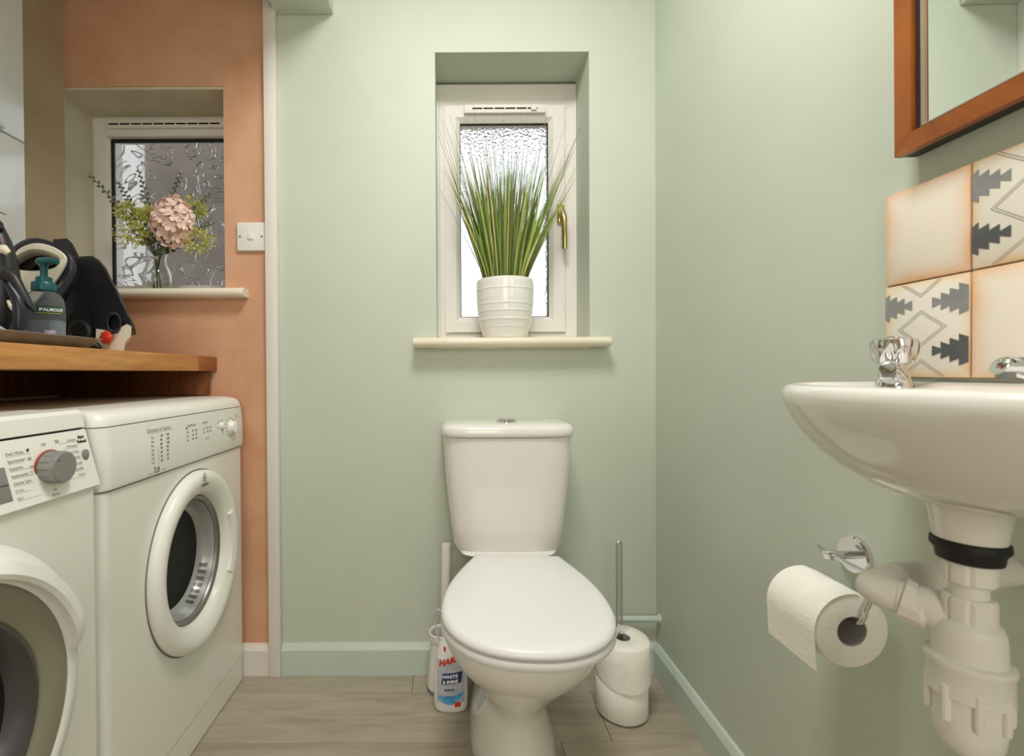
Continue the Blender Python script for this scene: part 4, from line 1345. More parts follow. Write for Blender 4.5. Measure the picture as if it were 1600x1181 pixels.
# ------------------------------------------------------------------ tall white cupboard at the far left
CXF, CYF = -1.095, 1.228
cb = thing('wall_cupboard', 'tall white glossy cupboard at the far left edge behind the iron', 'cupboard', (-1.14, 0.8, WZ1))
obj('carcass', MB().box(XL + 0.0005, CXF - 0.018, 0.30, CYF, WZ1 + 0.0005, 2.3, 0.002), M_app2, cb)
M_gl = mat('white_gloss_door', (226, 230, 230), 0.2, coat=0.3, var=0.01)
zs = 1.528
obj('door', MB().box(CXF - 0.017, CXF, 0.30, CYF, zs, 2.3, 0.003), M_gl, cb)
lo = obj('door', MB().box(CXF - 0.017, CXF, 0.30, CYF, WZ1 + 0.003, zs - 0.003, 0.003), M_gl, cb)
obj('grip_rail', MB().prism([(CXF, 0.30, zs - 0.001), (CXF + 0.016, 0.30, zs + 0.002), (CXF + 0.016, 0.30, zs + 0.006), (CXF, 0.30, zs + 0.02)], 0.86, 'Y'), M_gl, cb, ang=20)

# ------------------------------------------------------------------ tray
ty0, ty1, tx0, tx1 = 0.66, 1.02, -1.02, -0.738
ty = thing('serving_tray', 'grey metal tray with a flared rim on the wooden worktop', 'tray', ((tx0 + tx1) / 2, (ty0 + ty1) / 2, WZ1))


def rrect(x0, x1, y0, y1, r, z, seg=6):
    out = []
    for cx, cy, a0 in ((x1 - r, y1 - r, 0), (x0 + r, y1 - r, 90), (x0 + r, y0 + r, 180), (x1 - r, y0 + r, 270)):
        for k in range(seg + 1):
            a = R(a0 + 90 * k / seg)
            out.append((cx + r * math.cos(a), cy + r * math.sin(a), z))
    return out


def tr_(g, z):
    return rrect(tx0 - g, tx1 + g, ty0 - g, ty1 + g, 0.03 + g, WZ1 + z)


obj('pan', MB().loft([tr_(-0.028, 0.0004), tr_(-0.022, 0.0010), tr_(0.000, 0.0200), tr_(0.004, 0.0208), tr_(0.004, 0.0218), tr_(-0.001, 0.0216), tr_(-0.023, 0.0034), tr_(-0.03, 0.0028)]), M_tray, ty, ang=40)
m_ = MB()
edge = tr_(0.003, 0.0218)
for i in range(len(edge)):
    a_, b_ = Vector(edge[i]), Vector(edge[(i + 1) % len(edge)])
    k_ = max(1, int((b_ - a_).length / 0.007))
    for j in range(k_):
        p = a_.lerp(b_, j / k_)
        m_.lathe([(0.0, -0.0014), (0.0014, -0.0007), (0.0018, 0.0), (0.0, 0.0014)], tuple(p), 'Z', 6, False, False)
bd = obj('beaded_rim', m_, M_steel, ty)
bd['kind'] = 'stuff'

# ------------------------------------------------------------------ soap dispenser
DXs, DYs, DZs = -0.800, 0.935, WZ1 + 0.0032
so = thing('soap_dispenser', 'clear hand soap bottle with a teal pump standing on the tray', 'soap dispenser', (DXs, DYs, DZs))


def osec(cx, cy, rx, ry, z, n=36, p=2.6, rot=0.3):
    out = []
    for i in range(n):
        a = 2 * PI * i / n
        x = rx * math.copysign(abs(math.cos(a)) ** (2 / p), math.cos(a))
        y = ry * math.copysign(abs(math.sin(a)) ** (2 / p), math.sin(a))
        out.append((cx + x * math.cos(rot) - y * math.sin(rot), cy + x * math.sin(rot) + y * math.cos(rot), z))
    return out


bp = [(0.0, 0.028, 0.019), (0.003, 0.031, 0.0215), (0.012, 0.0325, 0.0225), (0.05, 0.0330, 0.0225), (0.080, 0.0325, 0.022), (0.094, 0.030, 0.021), (0.102, 0.025, 0.0185), (0.107, 0.018, 0.016), (0.112, 0.015, 0.015)]
bod = obj('bottle', MB().loft([osec(DXs, DYs, rx, ry, DZs + z) for z, rx, ry in bp]), M_soap, so, ang=60)
obj('soap', MB().loft([osec(DXs, DYs, rx - 0.003, ry - 0.003, DZs + z + (0.002 if z < 0.002 else 0)) for z, rx, ry in bp[:4]]), mat('cloudy_liquid', (196, 206, 216), 0.12, trans=0.8, ior=1.33, var=0.1, vscale=30), so, ang=60)
obj('collar', MB().lathe([(0.0185, 0.107), (0.0205, 0.109), (0.0205, 0.121), (0.0185, 0.125), (0.0135, 0.126), (0.0130, 0.134), (0.0110, 0.136)], (DXs, DYs, DZs), 'Z', 32), M_teal, so, ang=40)
obj('pump_stem', MB().lathe([(0.0062, 0.135), (0.0062, 0.155), (0.0075, 0.1555), (0.0075, 0.160), (0.006, 0.164)], (DXs, DYs, DZs), 'Z', 20), M_teal, so)
obj('pump_head', MB().loft([osec(DXs + dx, DYs - 0.2 * dx, 0.0035, w_, DZs + z, 20, 2.2, 0) for dx, w_, z in ((0, 0.0, 0.159),)] or []) if False else MB().tube([(DXs - 0.014, DYs + 0.003, DZs + 0.1655), (DXs - 0.008, DYs + 0.002, DZs + 0.1665), (DXs + 0.008, DYs - 0.003, DZs + 0.1665), (DXs + 0.026, DYs - 0.008, DZs + 0.1655), (DXs + 0.036, DYs - 0.011, DZs + 0.1625)], [0.0060, 0.0085, 0.0080, 0.0055, 0.0042], 16), M_teal, so)


def sfront(u, v, off=0.0008):
    """label plane wrapped on the bottle front; u across, v up"""
    a = R(-84) + u / 0.027
    rot = 0.3
    p = 2.6
    x = (0.033 + off) * math.copysign(abs(math.cos(a)) ** (2 / p), math.cos(a))
    y = (0.0227 + off) * math.copysign(abs(math.sin(a)) ** (2 / p), math.sin(a))
    return (DXs + x * math.cos(rot) - y * math.sin(rot), DYs + x * math.sin(rot) + y * math.cos(rot), DZs + v)


lbl = obj('label', MB().raw(*patch(lambda u, v: (-0.004 + 0.034 * u, 0.064 + 0.012 * v), 10, 2, lambda u, v: sfront(u, v))), mat('green_label', (30, 84, 60), 0.4, var=0.1), so)
m_ = MB()
put_text(m_, 'PALMOLIVE', 0.0086, lambda u, v: sfront(-0.0025 + u * 0.8, 0.0668 + v, 0.0014), bold=0.0002)
obj('brand_print', m_, M_whitep, lbl, smooth=False)
obj('gold_line', MB().raw(*patch(lambda u, v: (-0.004 + 0.034 * u, 0.0625 + 0.0011 * v), 10, 1, lambda u, v: sfront(u, v, 0.0012))), mat('yellow_line', (190, 190, 70), 0.4, var=0.05), lbl)
obj('flower_print', MB().raw(*patch(lambda u, v: (0.002 + 0.016 * u, 0.014 + 0.016 * v), 6, 3, lambda u, v: sfront(u, v))), mat('mauve_print', (150, 120, 145), 0.5, rgb2=(205, 205, 210), vscale=180), lbl)

# ------------------------------------------------------------------ steam generator base
IY = 1.165
ib = thing('steam_generator', 'black steam generator base with cream foot and red knob beside the plaster wall', 'iron base', (-0.88, IY, WZ1))


def wl(pts, Y):
    return [W(x, y - 6, Y) for x, y in pts]


body = [(60, 545), (56, 480), (60, 430), (76, 404), (100, 396), (128, 402), (147, 401), (158, 408), (168, 420), (176, 437), (185, 454), (193, 472), (201, 490), (209, 505), (210, 512), (184, 520), (160, 530), (156, 545)]
bz = [(x, z) for x, _, z in wl(body, IY - 0.06)]
mxx = sum(p[0] for p in bz) / len(bz)
mzz = sum(p[1] for p in bz) / len(bz)
rings = []
for dy, k in ((-0.075, 0.90), (-0.070, 0.955), (-0.058, 0.99), (-0.04, 1.0), (0.05, 1.0), (0.075, 0.95), (0.09, 0.85)):
    rings.append([(mxx + 0.016 + (x - mxx) * k * 1.05, IY + dy, max(WZ1 + 0.006, mzz + (z - mzz) * k * 1.05)) for x, z in bz])
obj('shell', MB().loft(rings), M_black, ib, ang=40)
fin = [(88, 385), (92, 373), (113, 372), (121, 380), (132, 402), (142, 424), (136, 430), (118, 408), (104, 392)]
obj('cord_fin', MB().prism(wl(fin, IY + 0.01), 0.05, 'Y', 0.003), M_black, ib, ang=40)
foot = [(156, 562), (157, 535), (158, 512), (172, 514), (186, 518), (198, 509), (206, 505), (213, 509), (211, 524), (203, 532), (200, 562)]
fz = [(x, max(WZ1 + 0.0005, z)) for x, _, z in wl(foot, IY - 0.08)]
obj('foot_trim', MB().prism([(x, IY - 0.085, z) for x, z in fz], 0.10, 'Y', 0.004), M_creamp, ib, ang=40)
obj('foot_block', MB().box(-1.05, -0.90, IY - 0.04, IY + 0.07, WZ1 + 0.0005, WZ1 + 0.022, 0.006), M_creamp, ib)
px_, _, pz_ = W(187, 497, IY - 0.085)
m_ = MB()
n = 32
m_.torus_loft([[(px_ + r_ * 0.82 * math.cos(2 * PI * i / n), IY + y_, pz_ + r_ * 1.15 * math.sin(2 * PI * i / n)) for i in range(n)] for r_, y_ in ((0.0205, -0.070), (0.0215, -0.088), (0.0185, -0.093), (0.0150, -0.090), (0.0150, -0.070))])
obj('hose_socket', m_, mat('worn_grey_black', (58, 60, 66), 0.5, var=0.3, vscale=60), ib, ang=50)
px_, _, pz_ = W(176, 519, IY - 0.095)
m_ = MB()
rings = []
for r_, y_ in ((0.010, -0.080), (0.0135, -0.086), (0.0145, -0.094), (0.0135, -0.102), (0.008, -0.106)):
    rings.append([(px_ + r_ * (1 + 0.06 * math.cos(8 * 2 * PI * i / 48)) * math.cos(2 * PI * i / 48), IY + y_, pz_ + r_ * (1 + 0.06 * math.cos(8 * 2 * PI * i / 48)) * math.sin(2 * PI * i / 48)) for i in range(48)])
obj('red_knob', MB().loft(rings), M_red, ib, ang=40, label='red drain knob')
cord = []
for k in range(60):
    a = 2 * PI * k / 24
    q_ = W(130 + 17 * math.cos(a) * (1 - 0.004 * k), 506 + 15 * math.sin(a) + k * 0.12, IY - 0.092 - 0.0006 * k)
    cord.append(q_)
obj('coiled_cord', MB().tube(cord, 0.0026, 8), M_black, ib)
obj('cord_well', MB().prism(wl([(104, 522), (110, 497), (124, 482), (138, 480), (146, 490), (149, 510), (148, 532), (104, 534)], IY - 0.085), 0.02, 'Y', 0.003), M_slot, ib)
obj('hose_plug', MB().tube([W(146, 528, IY - 0.10), W(153, 531, IY - 0.10), W(160, 536, IY - 0.098)], [0.007, 0.009, 0.006], 12), M_black, ib)

# ------------------------------------------------------------------ the iron parked on the base
JY = 0.985
ir = thing('steam_iron', 'navy and cream steam iron with a looped handle resting on its base', 'iron', (-0.89, JY, 1.09))


def resample(pts, n):
    # closed Catmull-Rom through points, n samples
    out = []
    m = len(pts)
    for i in range(n):
        t_ = i / n * m
        k = int(t_)
        f = t_ - k
        p0, p1, p2, p3 = (Vector(pts[(k + d_) % m]) for d_ in (-1, 0, 1, 2))
        out.append(tuple(0.5 * ((2 * p1) + (p2 - p0) * f + (2 * p0 - 5 * p1 + 4 * p2 - p3) * f * f + (3 * p1 - p0 - 3 * p2 + p3) * f ** 3)))
    return out


outer = [(20, 400), (36, 379), (62, 369), (92, 375), (118, 392), (128, 414), (120, 442), (102, 470), (84, 490), (58, 496), (34, 480), (22, 440)]
c_out = [(27, 404), (42, 386), (66, 378), (92, 383), (112, 396), (114, 410), (102, 432), (86, 452), (66, 476), (54, 478), (38, 456), (27, 424)]
c_in = [(29, 408), (43, 396), (62, 389), (84, 392), (101, 400), (102, 408), (96, 416), (80, 420), (62, 421), (46, 420), (33, 417), (28, 413)]


def lp3(pts, Y, n=60):
    return resample([W(x, y - 5, Y) for x, y in pts], n)


A0, A1, B0, Bi = lp3(outer, JY), lp3(outer, JY), lp3(c_out, JY - 0.008), lp3(c_in, JY - 0.008)


def sh(l_, dy, k=1.0):
    c_ = sum((Vector(p) for p in l_), Vector()) / len(l_)
    return [tuple(c_ + (Vector(p) - c_) * k + Vector((0, dy, 0))) for p in l_]


cy_, cz_ = 0, 0
inn = sh(lp3(c_out, JY), 0, 0.97)
inh = lp3(c_in, JY)
obj('shell', MB().torus_loft([sh(A0, 0.050, 0.97), sh(A0, 0.035, 1.0), sh(A0, 0.008, 1.0), sh(A0, -0.003, 0.975), sh(A0, -0.006, 0.93), sh(inn, -0.006), sh(inh, 0.000, 1.03), sh(inh, 0.045, 1.03)]), M_navy, ir, ang=45)
obj('handle_trim', MB().torus_loft([sh(B0, 0.004), sh(B0, -0.002, 0.99), sh(B0, -0.005, 0.95), sh(Bi, -0.005, 1.06), sh(Bi, -0.002, 1.0), sh(Bi, 0.045, 1.0), sh(Bi, 0.045, 1.02), sh(B0, 0.006, 0.97)]), M_creamp, ir, ang=45)
sole = [(28, 420), (34, 402), (48, 392), (60, 394), (66, 404), (60, 414), (44, 424)]
obj('soleplate', MB().prism(lp3(sole, JY + 0.050, 36), 0.008, 'Y'), mat('grey_soleplate', (150, 140, 132), 0.35, metal=0.5, var=0.1, vscale=30), ir)
obj('water_tank', MB().prism(lp3([(40, 424), (60, 392), (84, 390), (106, 400), (104, 416), (80, 426), (58, 428)], JY + 0.060, 36), 0.01, 'Y'), M_black, ir)
m_ = MB()
p0, p1 = Vector(W(89, 450, JY - 0.012)), Vector(W(112, 421, JY - 0.012))
dr = (p1 - p0)
sl = dr.length
ux, uz = dr.x / sl, dr.z / sl
put_text(m_, 'compact', 0.0085, lambda u, v: (p0.x + ux * u - uz * v, JY - 0.0072, p0.z + uz * u + ux * v))
obj('model_print', m_, mat('silver_print', (170, 172, 178), 0.4, var=0.02), ir, smooth=False)


def oblique(o_):
    # both bodies stand turned toward the room: their depth runs along a slant
    vs_ = o_.data.vertices
    y0_ = min(v.co.y for v in vs_)
    for v in vs_:
        v.co.x -= 0.66 * (v.co.y - y0_)


for o_ in list(ib.children) + list(ir.children):
    if o_.name.split('.')[0] not in ('coiled_cord', 'hose_plug', 'model_print', 'foot_block'):
        oblique(o_)

# ------------------------------------------------------------------ black appliance cut by the left frame edge
GY = 0.86
ga = thing('handheld_appliance', 'black handheld appliance with red button and white trim at the left frame edge', 'appliance', (-0.86, GY, WZ1 + 0.003))


def gp(x, y, dy=0.0):
    return W(x, y - 4, GY + dy)


obj('body', MB().tube([gp(-6, 330), gp(0, 352), gp(8, 375), gp(14, 400), gp(16, 430), gp(14, 460), gp(10, 486), gp(6, 506), gp(4, 518)], [0.008, 0.014, 0.017, 0.019, 0.022, 0.026, 0.030, 0.031, 0.026], 20), M_black, ga, ang=60)
obj('knuckle', MB().tube([gp(-4, 345, -0.01), gp(2, 350, -0.012), gp(6, 357, -0.012)], [0.010, 0.0125, 0.008], 16), M_black, ga)
obj('arm', MB().tube([gp(18, 425, -0.02), gp(30, 432, -0.02), gp(38, 446, -0.02), (gp(52, 470, -0.02)), gp(62, 482, -0.015)], [0.012, 0.010, 0.008, 0.006, 0.004], 14), M_black, ga)
obj('strap', MB().tube([gp(20, 440, -0.03), gp(34, 462, -0.03), gp(40, 486, -0.03), gp(38, 504, -0.03), gp(28, 512, -0.02)], [0.006, 0.009, 0.011, 0.011, 0.009], 14), M_navy, ga)
obj('white_trim', MB().tube([gp(8, 384, -0.022), gp(14, 386, -0.024), gp(22, 392, -0.020)], [0.006, 0.0085, 0.005], 14), M_creamp, ga)
obj('red_button', MB().tube([gp(3, 369, -0.020), gp(5, 371, -0.022), gp(8, 374, -0.020)], [0.003, 0.0055, 0.003], 14), M_red, ga)
obj('white_clip', MB().tube([gp(21, 466, -0.034), gp(26, 474, -0.036), gp(28, 480, -0.034)], [0.003, 0.0048, 0.003], 12), M_creamp, ga)
obj('grey_cap', MB().tube([gp(-8, 300), gp(-3, 312), gp(-2, 330), gp(-6, 345)], [0.006, 0.0085, 0.0085, 0.006], 14), mat('taupe_plastic', (120, 110, 104), 0.5, var=0.05), ga)
obj('thin_lever', MB().tube([gp(2, 327), gp(10, 329), gp(19, 333)], [0.0018, 0.0014, 0.001], 8), M_greyd, ga)
obj('pale_nozzle', MB().tube([gp(-10, 505, -0.035), gp(4, 512, -0.036), gp(18, 518, -0.034)], [0.010, 0.009, 0.007], 16), mat('grey_white_plastic', (190, 186, 180), 0.5, var=0.05), ga)
tag(obj('paper_packet', MB().box(W(26, 520, 0.9)[0], W(40, 520, 0.9)[0], 0.885, 0.905, WZ1 + 0.0032, WZ1 + 0.0215, 0.002), mat('white_packet', (215, 212, 206), 0.7, var=0.05, vscale=30)), 'small white packet lying on the tray beside the soap bottle', 'packet')

# ------------------------------------------------------------------ vase and flowers on the alcove sill
VXc, VYc, VZ0 = -0.940, 1.523, 1.1892
va = thing('glass_vase', 'small clear glass vase on the alcove window sill', 'vase', (VXc, VYc, VZ0))
vp = [(0.0, 0.0), (0.034, 0.0), (0.0385, 0.003), (0.041, 0.02), (0.041, 0.055), (0.036, 0.075), (0.028, 0.092), (0.0255, 0.108), (0.0285, 0.122), (0.032, 0.128), (0.0305, 0.1285), (0.0265, 0.122), (0.0235, 0.108), (0.026, 0.092), (0.0335, 0.075), (0.0385, 0.055), (0.0385, 0.02), (0.034, 0.008), (0.0, 0.006)]
obj('glass', MB().lathe(vp, (VXc, VYc, VZ0), 'Z', 40, False, False), M_glass, va, ang=60)
rnd = random.Random(11)
mouth = Vector((VXc, VYc, VZ0 + 0.118))


def bez(p0, p1, p2, n=10):
    return [tuple((1 - t_) ** 2 * p0 + 2 * t_ * (1 - t_) * p1 + t_ ** 2 * p2) for t_ in [i / n for i in range(n + 1)]]


def stem_curve(tip, k):
    foot_ = Vector((VXc + 0.012 * math.cos(k * 2.1), VYc + 0.012 * math.sin(k * 2.1), VZ0 + 0.012))
    mo = mouth + Vector((0.008 * math.cos(k * 2.1 + 2.6), 0.008 * math.sin(k * 2.1 + 2.6), 0))
    a_ = bez(foot_, (foot_ + mo) / 2, mo, 4)
    tip = Vector(tip)
    mid = mo + (tip - mo) * 0.5 + Vector((0, 0, 0.03))
    return a_ + bez(mo, mid, tip, 9)[1:]


def leafy(px, py, Y, k, label):
    tip = W(px, py - 4, Y)
    cv = stem_curve(tip, k)
    o_ = thing('eucalyptus_sprig', label, 'sprig', cv[0], 0, 'eucalyptus sprigs in the vase')
    obj('stem', MB().tube(cv, [0.0022 - 0.0013 * i / len(cv) for i in range(len(cv))], 7), M_stem, o_)
    m2 = MB()
    L_ = [Vector(p) for p in cv[5:]]
    tot = 26
    for i in range(tot):
        t_ = i / tot * (len(L_) - 1)
        a_ = L_[int(t_)].lerp(L_[min(int(t_) + 1, len(L_) - 1)], t_ - int(t_))
        d_ = (L_[min(int(t_) + 1, len(L_) - 1)] - L_[int(t_)]).normalized()
        sd = d_.cross(Vector((0, 1, 0))).normalized() * (1 if i % 2 else -1)
        sd = (sd + Vector((0, rnd.uniform(-0.7, 0.7), 0)) + d_ * 0.5).normalized()
        ln = 0.022 * (1.15 - 0.75 * i / tot)
        up_ = sd.cross(d_).normalized()
        wv = sd.cross(up_).normalized() * ln * 0.36
        b_ = a_ + sd * ln
        c_ = a_ + sd * ln * 0.5
        h_ = up_ * 0.0006
        m2.raw([tuple(a_ + h_), tuple(c_ + wv + h_), tuple(b_ + h_), tuple(c_ - wv + h_), tuple(a_ - h_), tuple(c_ + wv - h_), tuple(b_ - h_), tuple(c_ - wv - h_)],
               [(0, 1, 2, 3), (7, 6, 5, 4), (0, 4, 5, 1), (1, 5, 6, 2), (2, 6, 7, 3), (3, 7, 4, 0)])
    lf = obj('leaves', m2, M_leaf, o_, smooth=False)
    lf['kind'] = 'stuff'


leafy(148, 272, 1.50, 0, 'eucalyptus sprig reaching furthest left over the white window frame')
leafy(191, 282, 1.53, 1, 'short upright eucalyptus sprig left of the tallest one')
leafy(224, 264, 1.53, 2, 'tall upright eucalyptus sprig rising highest in the bouquet')
leafy(290, 270, 1.54, 3, 'eucalyptus sprig curving up to the right above the pink flower')
leafy(336, 302, 1.52, 4, 'eucalyptus sprig pointing up right beside the plaster edge')
leafy(340, 348, 1.50, 5, 'eucalyptus sprig reaching low to the right of the pink flower')


def fluffy(px, py, rp_, Y, k, label):
    c_ = Vector(W(px, py - 4, Y))
    cv = stem_curve(c_, k)
    o_ = thing('yellow_green_flower', label, 'flower', cv[0], 0, 'yellow-green fluffy flowers in the vase')
    obj('stem', MB().tube(cv, 0.0018, 7), M_stem, o_)
    rad = rp_ / F * Y
    m2 = MB()
    for i in range(420):
        v_ = Vector((rnd.gauss(0, 1), rnd.gauss(0, 0.75), rnd.gauss(0, 0.85))).normalized()
        p = c_ + Vector((v_.x * rad, v_.y * rad * 0.75, v_.z * rad * 0.85)) * rnd.uniform(0.35, 1.05)
        s2 = rnd.uniform(0.0032, 0.0062)
        ax = Vector((rnd.gauss(0, 1), rnd.gauss(0, 1), rnd.gauss(0, 1))).normalized()
        bx = ax.cross(v_).normalized() * s2 * 0.45
        m2.raw([tuple(p - v_ * s2), tuple(p + bx), tuple(p + v_ * s2 * 1.4), tuple(p - bx), tuple(p + ax * s2 * 0.4)], [(0, 1, 4), (1, 2, 4), (2, 3, 4), (3, 0, 4), (0, 3, 2, 1)])
    bl_ = obj('bloom', m2, M_yg, o_, smooth=False)
    bl_['kind'] = 'stuff'


fluffy(207, 328, 20, 1.51, 6, 'yellow-green fluffy flower at the upper left of the bouquet')
fluffy(238, 334, 15, 1.49, 7, 'small yellow-green fluffy flower just left of the pink flower')
fluffy(214, 362, 28, 1.48, 8, 'wide yellow-green fluffy flower at the lower left of the bouquet')
fluffy(314, 374, 26, 1.48, 9, 'yellow-green fluffy flower at the lower right below the sprigs')
fluffy(308, 326, 22, 1.52, 10, 'yellow-green fluffy flower behind the pink flower at upper right')

hc = Vector(W(276, 340, 1.462))
cv = stem_curve(hc, 11)
hy = thing('pink_hydrangea', 'pale pink hydrangea head in the middle of the bouquet', 'flower', cv[0])
obj('stem', MB().tube(cv, 0.0032, 8), M_stem, hy)
# one floret of four cupped petals, shared by all copies
def floret_mesh(s_):
    m2 = MB()
    for q_ in range(4):
        a = PI / 2 * q_
        pts_ = []
        for (r_, sp_, z_) in ((0.05, 0.10, 0.0), (0.45, 0.42, 0.05), (0.85, 0.48, 0.22), (1.12, 0.22, 0.34)):
            for sg in (-1, 1):
                u, v_ = r_, sg * sp_
                pts_.append(((u * math.cos(a) - v_ * math.sin(a)) * s_, (u * math.sin(a) + v_ * math.cos(a)) * s_, z_ * s_ + (0.06 * s_ if sg > 0 else 0)))
        m2.raw(pts_, [(0, 1, 3, 2), (2, 3, 5, 4), (4, 5, 7, 6)])
    return m2


first = None
HRX, HRZ = 0.056, 0.062
N = 62
for i in range(N):
    zf = 1 - 2 * (i + 0.5) / N
    a = i * 2.39996
    rr = math.sqrt(1 - zf * zf)
    v_ = Vector((rr * math.cos(a), rr * math.sin(a), zf))
    if v_.y > 0.55:
        continue
    pos = hc + Vector((v_.x * HRX, v_.y * 0.045, v_.z * HRZ - (0.012 if v_.z < -0.5 else 0))) * rnd.uniform(0.9, 1.06)
    rot = v_.to_track_quat('Z', 'Y')
    if first is None:
        fl_ = obj('floret', floret_mesh(0.0160), M_petal, hy, world=False, ang=80)
        first = fl_
    else:
        fl_ = first.copy()
        C.objects.link(fl_)
        fl_.parent = hy
    fl_.location = pos - Vector(cv[0])
    fl_.rotation_mode = 'QUATERNION'
    from mathutils import Quaternion
    fl_.rotation_quaternion = rot @ Quaternion((0, 0, 1), rnd.uniform(0, PI)) @ Quaternion((1, 0, 0), rnd.uniform(-0.35, 0.35))
    k_ = rnd.uniform(0.85, 1.25)
    fl_.scale = (k_, k_, k_)
hcore = MB()
hcore.loft([[(hc.x + HRX * 0.86 * math.sin(t_) * math.cos(2 * PI * i / 20), hc.y + 0.036 * math.sin(t_) * math.sin(2 * PI * i / 20), hc.z + HRZ * 0.86 * math.cos(t_)) for i in range(20)] for t_ in [PI * (k + 0.3) / 10.6 for k in range(11)]])
obj('flower_core', hcore, M_petal, hy)

# ------------------------------------------------------------------ pot and ornamental grass on the window sill
GXc, GYc, GZ0 = 0.172, 1.508, 1.0342
po = thing('plant_pot', 'white glazed ribbed plant pot on the window sill', 'plant pot', (GXc, GYc, GZ0))
pp_ = [(0.0, 0.0), (0.060, 0.0), (0.067, 0.003), (0.0735, 0.02), (0.082, 0.055), (0.0872, 0.09), (0.0895, 0.125), (0.0900, 0.155), (0.0895, 0.178), (0.0875, 0.1845), (0.0850, 0.184), (0.0840, 0.178), (0.0825, 0.160), (0.0, 0.158)]
fin_ = []
for (r0, z0_), (r1, z1_) in zip(pp_[:-1], pp_[1:]):
    fin_.append((r0, z0_))
    if 0.015 < z0_ and z1_ < 0.18 and r0 > 0.07 and z1_ > z0_:
        k_ = max(1, int((z1_ - z0_) / 0.003))
        for j in range(1, k_):
            t_ = j / k_
            zz = z0_ + (z1_ - z0_) * t_
            ring_ = abs(((zz - 0.012) / 0.0235) % 1 - 0.5)
            fin_.append((r0 + (r1 - r0) * t_ + (0.0012 if ring_ > 0.44 else 0.0), zz))
fin_.append(pp_[-1])
obj('pot', MB().lathe(fin_, (GXc, GYc, GZ0), 'Z', 64, False, False), M_pot, po, ang=40)
obj('moss', MB().lathe([(0.081, 0.158), (0.078, 0.168), (0.04, 0.176), (0.0, 0.178)], (GXc, GYc, GZ0), 'Z', 32, True, False), M_soil, po)
gr = thing('ornamental_grass', 'tall artificial green grass growing from the white pot', 'plant', (GXc, GYc, GZ0 + 0.17))
rnd = random.Random(23)
Mg = [mat('grass_blade_a', (136, 164, 66), 0.5, rgb2=(104, 134, 46), vscale=14, stretch=(1, 1, 0.2)),
      mat('grass_blade_b', (164, 182, 90), 0.5, rgb2=(122, 146, 58), vscale=14, stretch=(1, 1, 0.2)),
      mat('grass_blade_c', (206, 198, 128), 0.55, rgb2=(172, 172, 96), vscale=14, stretch=(1, 1, 0.2)),
      mat('grass_blade_d', (112, 122, 66), 0.55, rgb2=(84, 92, 50), vscale=14, stretch=(1, 1, 0.2))]
Zb = GZ0 + 0.172


def blade(m2, base, tip, wid, bend, fold=0.25, seg=8):
    base, tip = Vector(base), Vector(tip)
    d_ = tip - base
    out_ = Vector((d_.x, d_.y, 0))
    face = Vector((rnd.uniform(-0.8, 0.8), -1, 0)).normalized()
    side = face.cross(Vector((0, 0, 1))).normalized()
    vs, fs = [], []
    for i in range(seg + 1):
        t_ = i / seg
        lean = t_ ** (1 + bend)
        p = Vector((base.x + out_.x * (0.55 * t_ + 0.45 * lean), base.y + out_.y * (0.55 * t_ + 0.45 * lean), base.z + d_.z * t_))
        w_ = wid * (0.55 + 0.9 * t_ if t_ < 0.4 else 0.91 * (1 - ((t_ - 0.4) / 0.6) ** 1.15)) + 0.00025
        vs += [tuple(p - side * w_), tuple(p + face * w_ * fold), tuple(p + side * w_)]
    for i in range(seg):
        a_ = i * 3
        fs += [(a_, a_ + 1, a_ + 4, a_ + 3), (a_ + 1, a_ + 2, a_ + 5, a_ + 4)]
    m2.raw(vs, fs)


def lim(p):
    # keep blades in front of the window frame
    x_ = min(max(p[0], -0.036), 0.421) if p[1] > 1.455 else p[0]
    return (x_, min(p[1], 1.592), p[2])


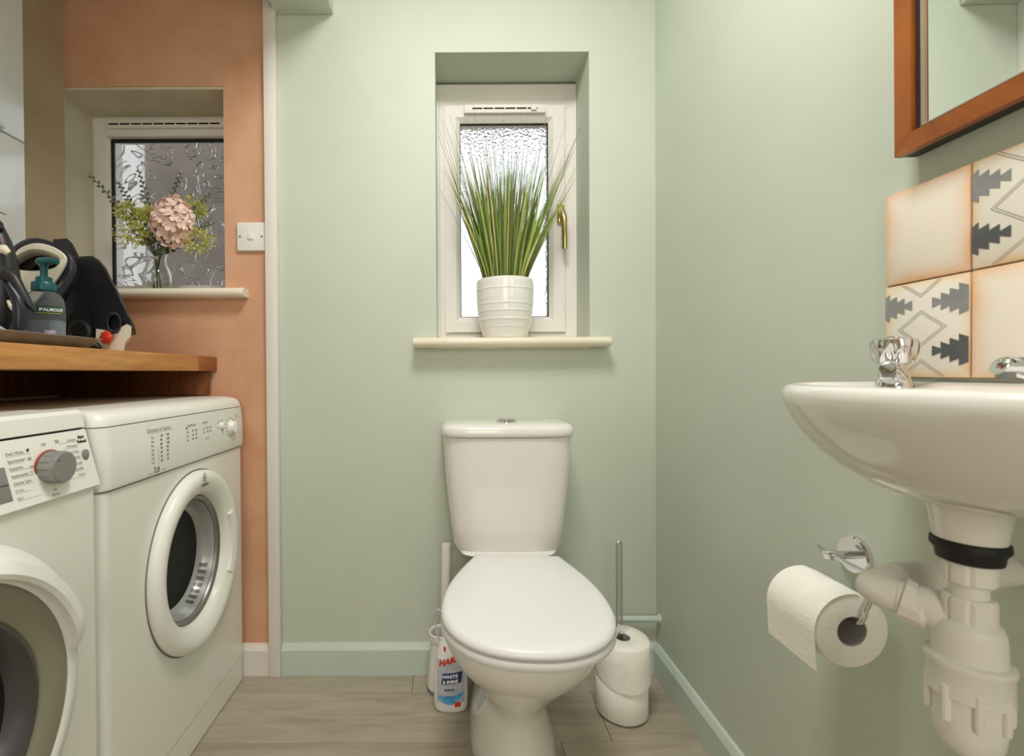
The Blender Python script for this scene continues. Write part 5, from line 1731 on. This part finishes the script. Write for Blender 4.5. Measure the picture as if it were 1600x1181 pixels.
for i in range(150):
    a = rnd.uniform(0, 2 * PI)
    r0 = 0.066 * math.sqrt(rnd.random())
    bx_, by_ = GXc + r0 * math.cos(a), GYc + r0 * 0.9 * math.sin(a)
    hgt = rnd.uniform(0.16, 0.40) * (1.0 if abs(math.cos(a)) * r0 < 0.05 else 0.95)
    sprd = rnd.uniform(0.45, 1.15) * hgt * 0.62
    dx = (bx_ - GXc) / 0.066 * sprd + rnd.gauss(0, 0.014)
    dy_ = (by_ - GYc) / 0.066 * sprd * 0.35 - 0.01
    m2 = MB()
    blade(m2, (bx_, by_, Zb), lim((bx_ + dx * 0.75, by_ + dy_, Zb + hgt)), rnd.uniform(0.0022, 0.0052), rnd.uniform(0.2, 0.9))
    ob = obj('blade', m2, Mg[rnd.choice((0, 0, 0, 1, 1, 2, 3))], gr, ang=80)
m2 = MB()
for i in range(330):
    a = rnd.uniform(0, 2 * PI)
    r0 = 0.068 * math.sqrt(rnd.random())
    bx_, by_ = GXc + r0 * math.cos(a), GYc + r0 * 0.9 * math.sin(a)
    hgt = rnd.uniform(0.26, 0.52)
    if rnd.random() < 0.3:
        hgt *= 0.75
    dx = (bx_ - GXc) / 0.068 * hgt * 0.42 * rnd.uniform(0.6, 1.2) + rnd.gauss(0, 0.012)
    dy_ = (by_ - GYc) / 0.068 * hgt * 0.12 - 0.012
    blade(m2, (bx_, by_, Zb), lim((bx_ + dx, by_ + dy_, Zb + hgt)), rnd.uniform(0.0006, 0.0013), rnd.uniform(0.1, 0.7), 0.2, 7)
ws = obj('wisps', m2, Mg[3], gr, ang=80)
ws['kind'] = 'stuff'

# ------------------------------------------------------------------ the ceiling lamp that lights the room (out of view)
cl_ = thing('ceiling_lamp', 'round white flush ceiling lamp', 'ceiling lamp', (0.05, 0.55, ZC))
obj('rim', MB().torus_loft([[(0.05 + r_ * math.cos(2 * PI * i / 48), 0.55 + r_ * math.sin(2 * PI * i / 48), z_) for i in range(48)] for r_, z_ in ((0.24, ZC - 0.0005), (0.245, ZC - 0.05), (0.235, ZC - 0.06), (0.23, ZC - 0.0005))]), M_trim, cl_)
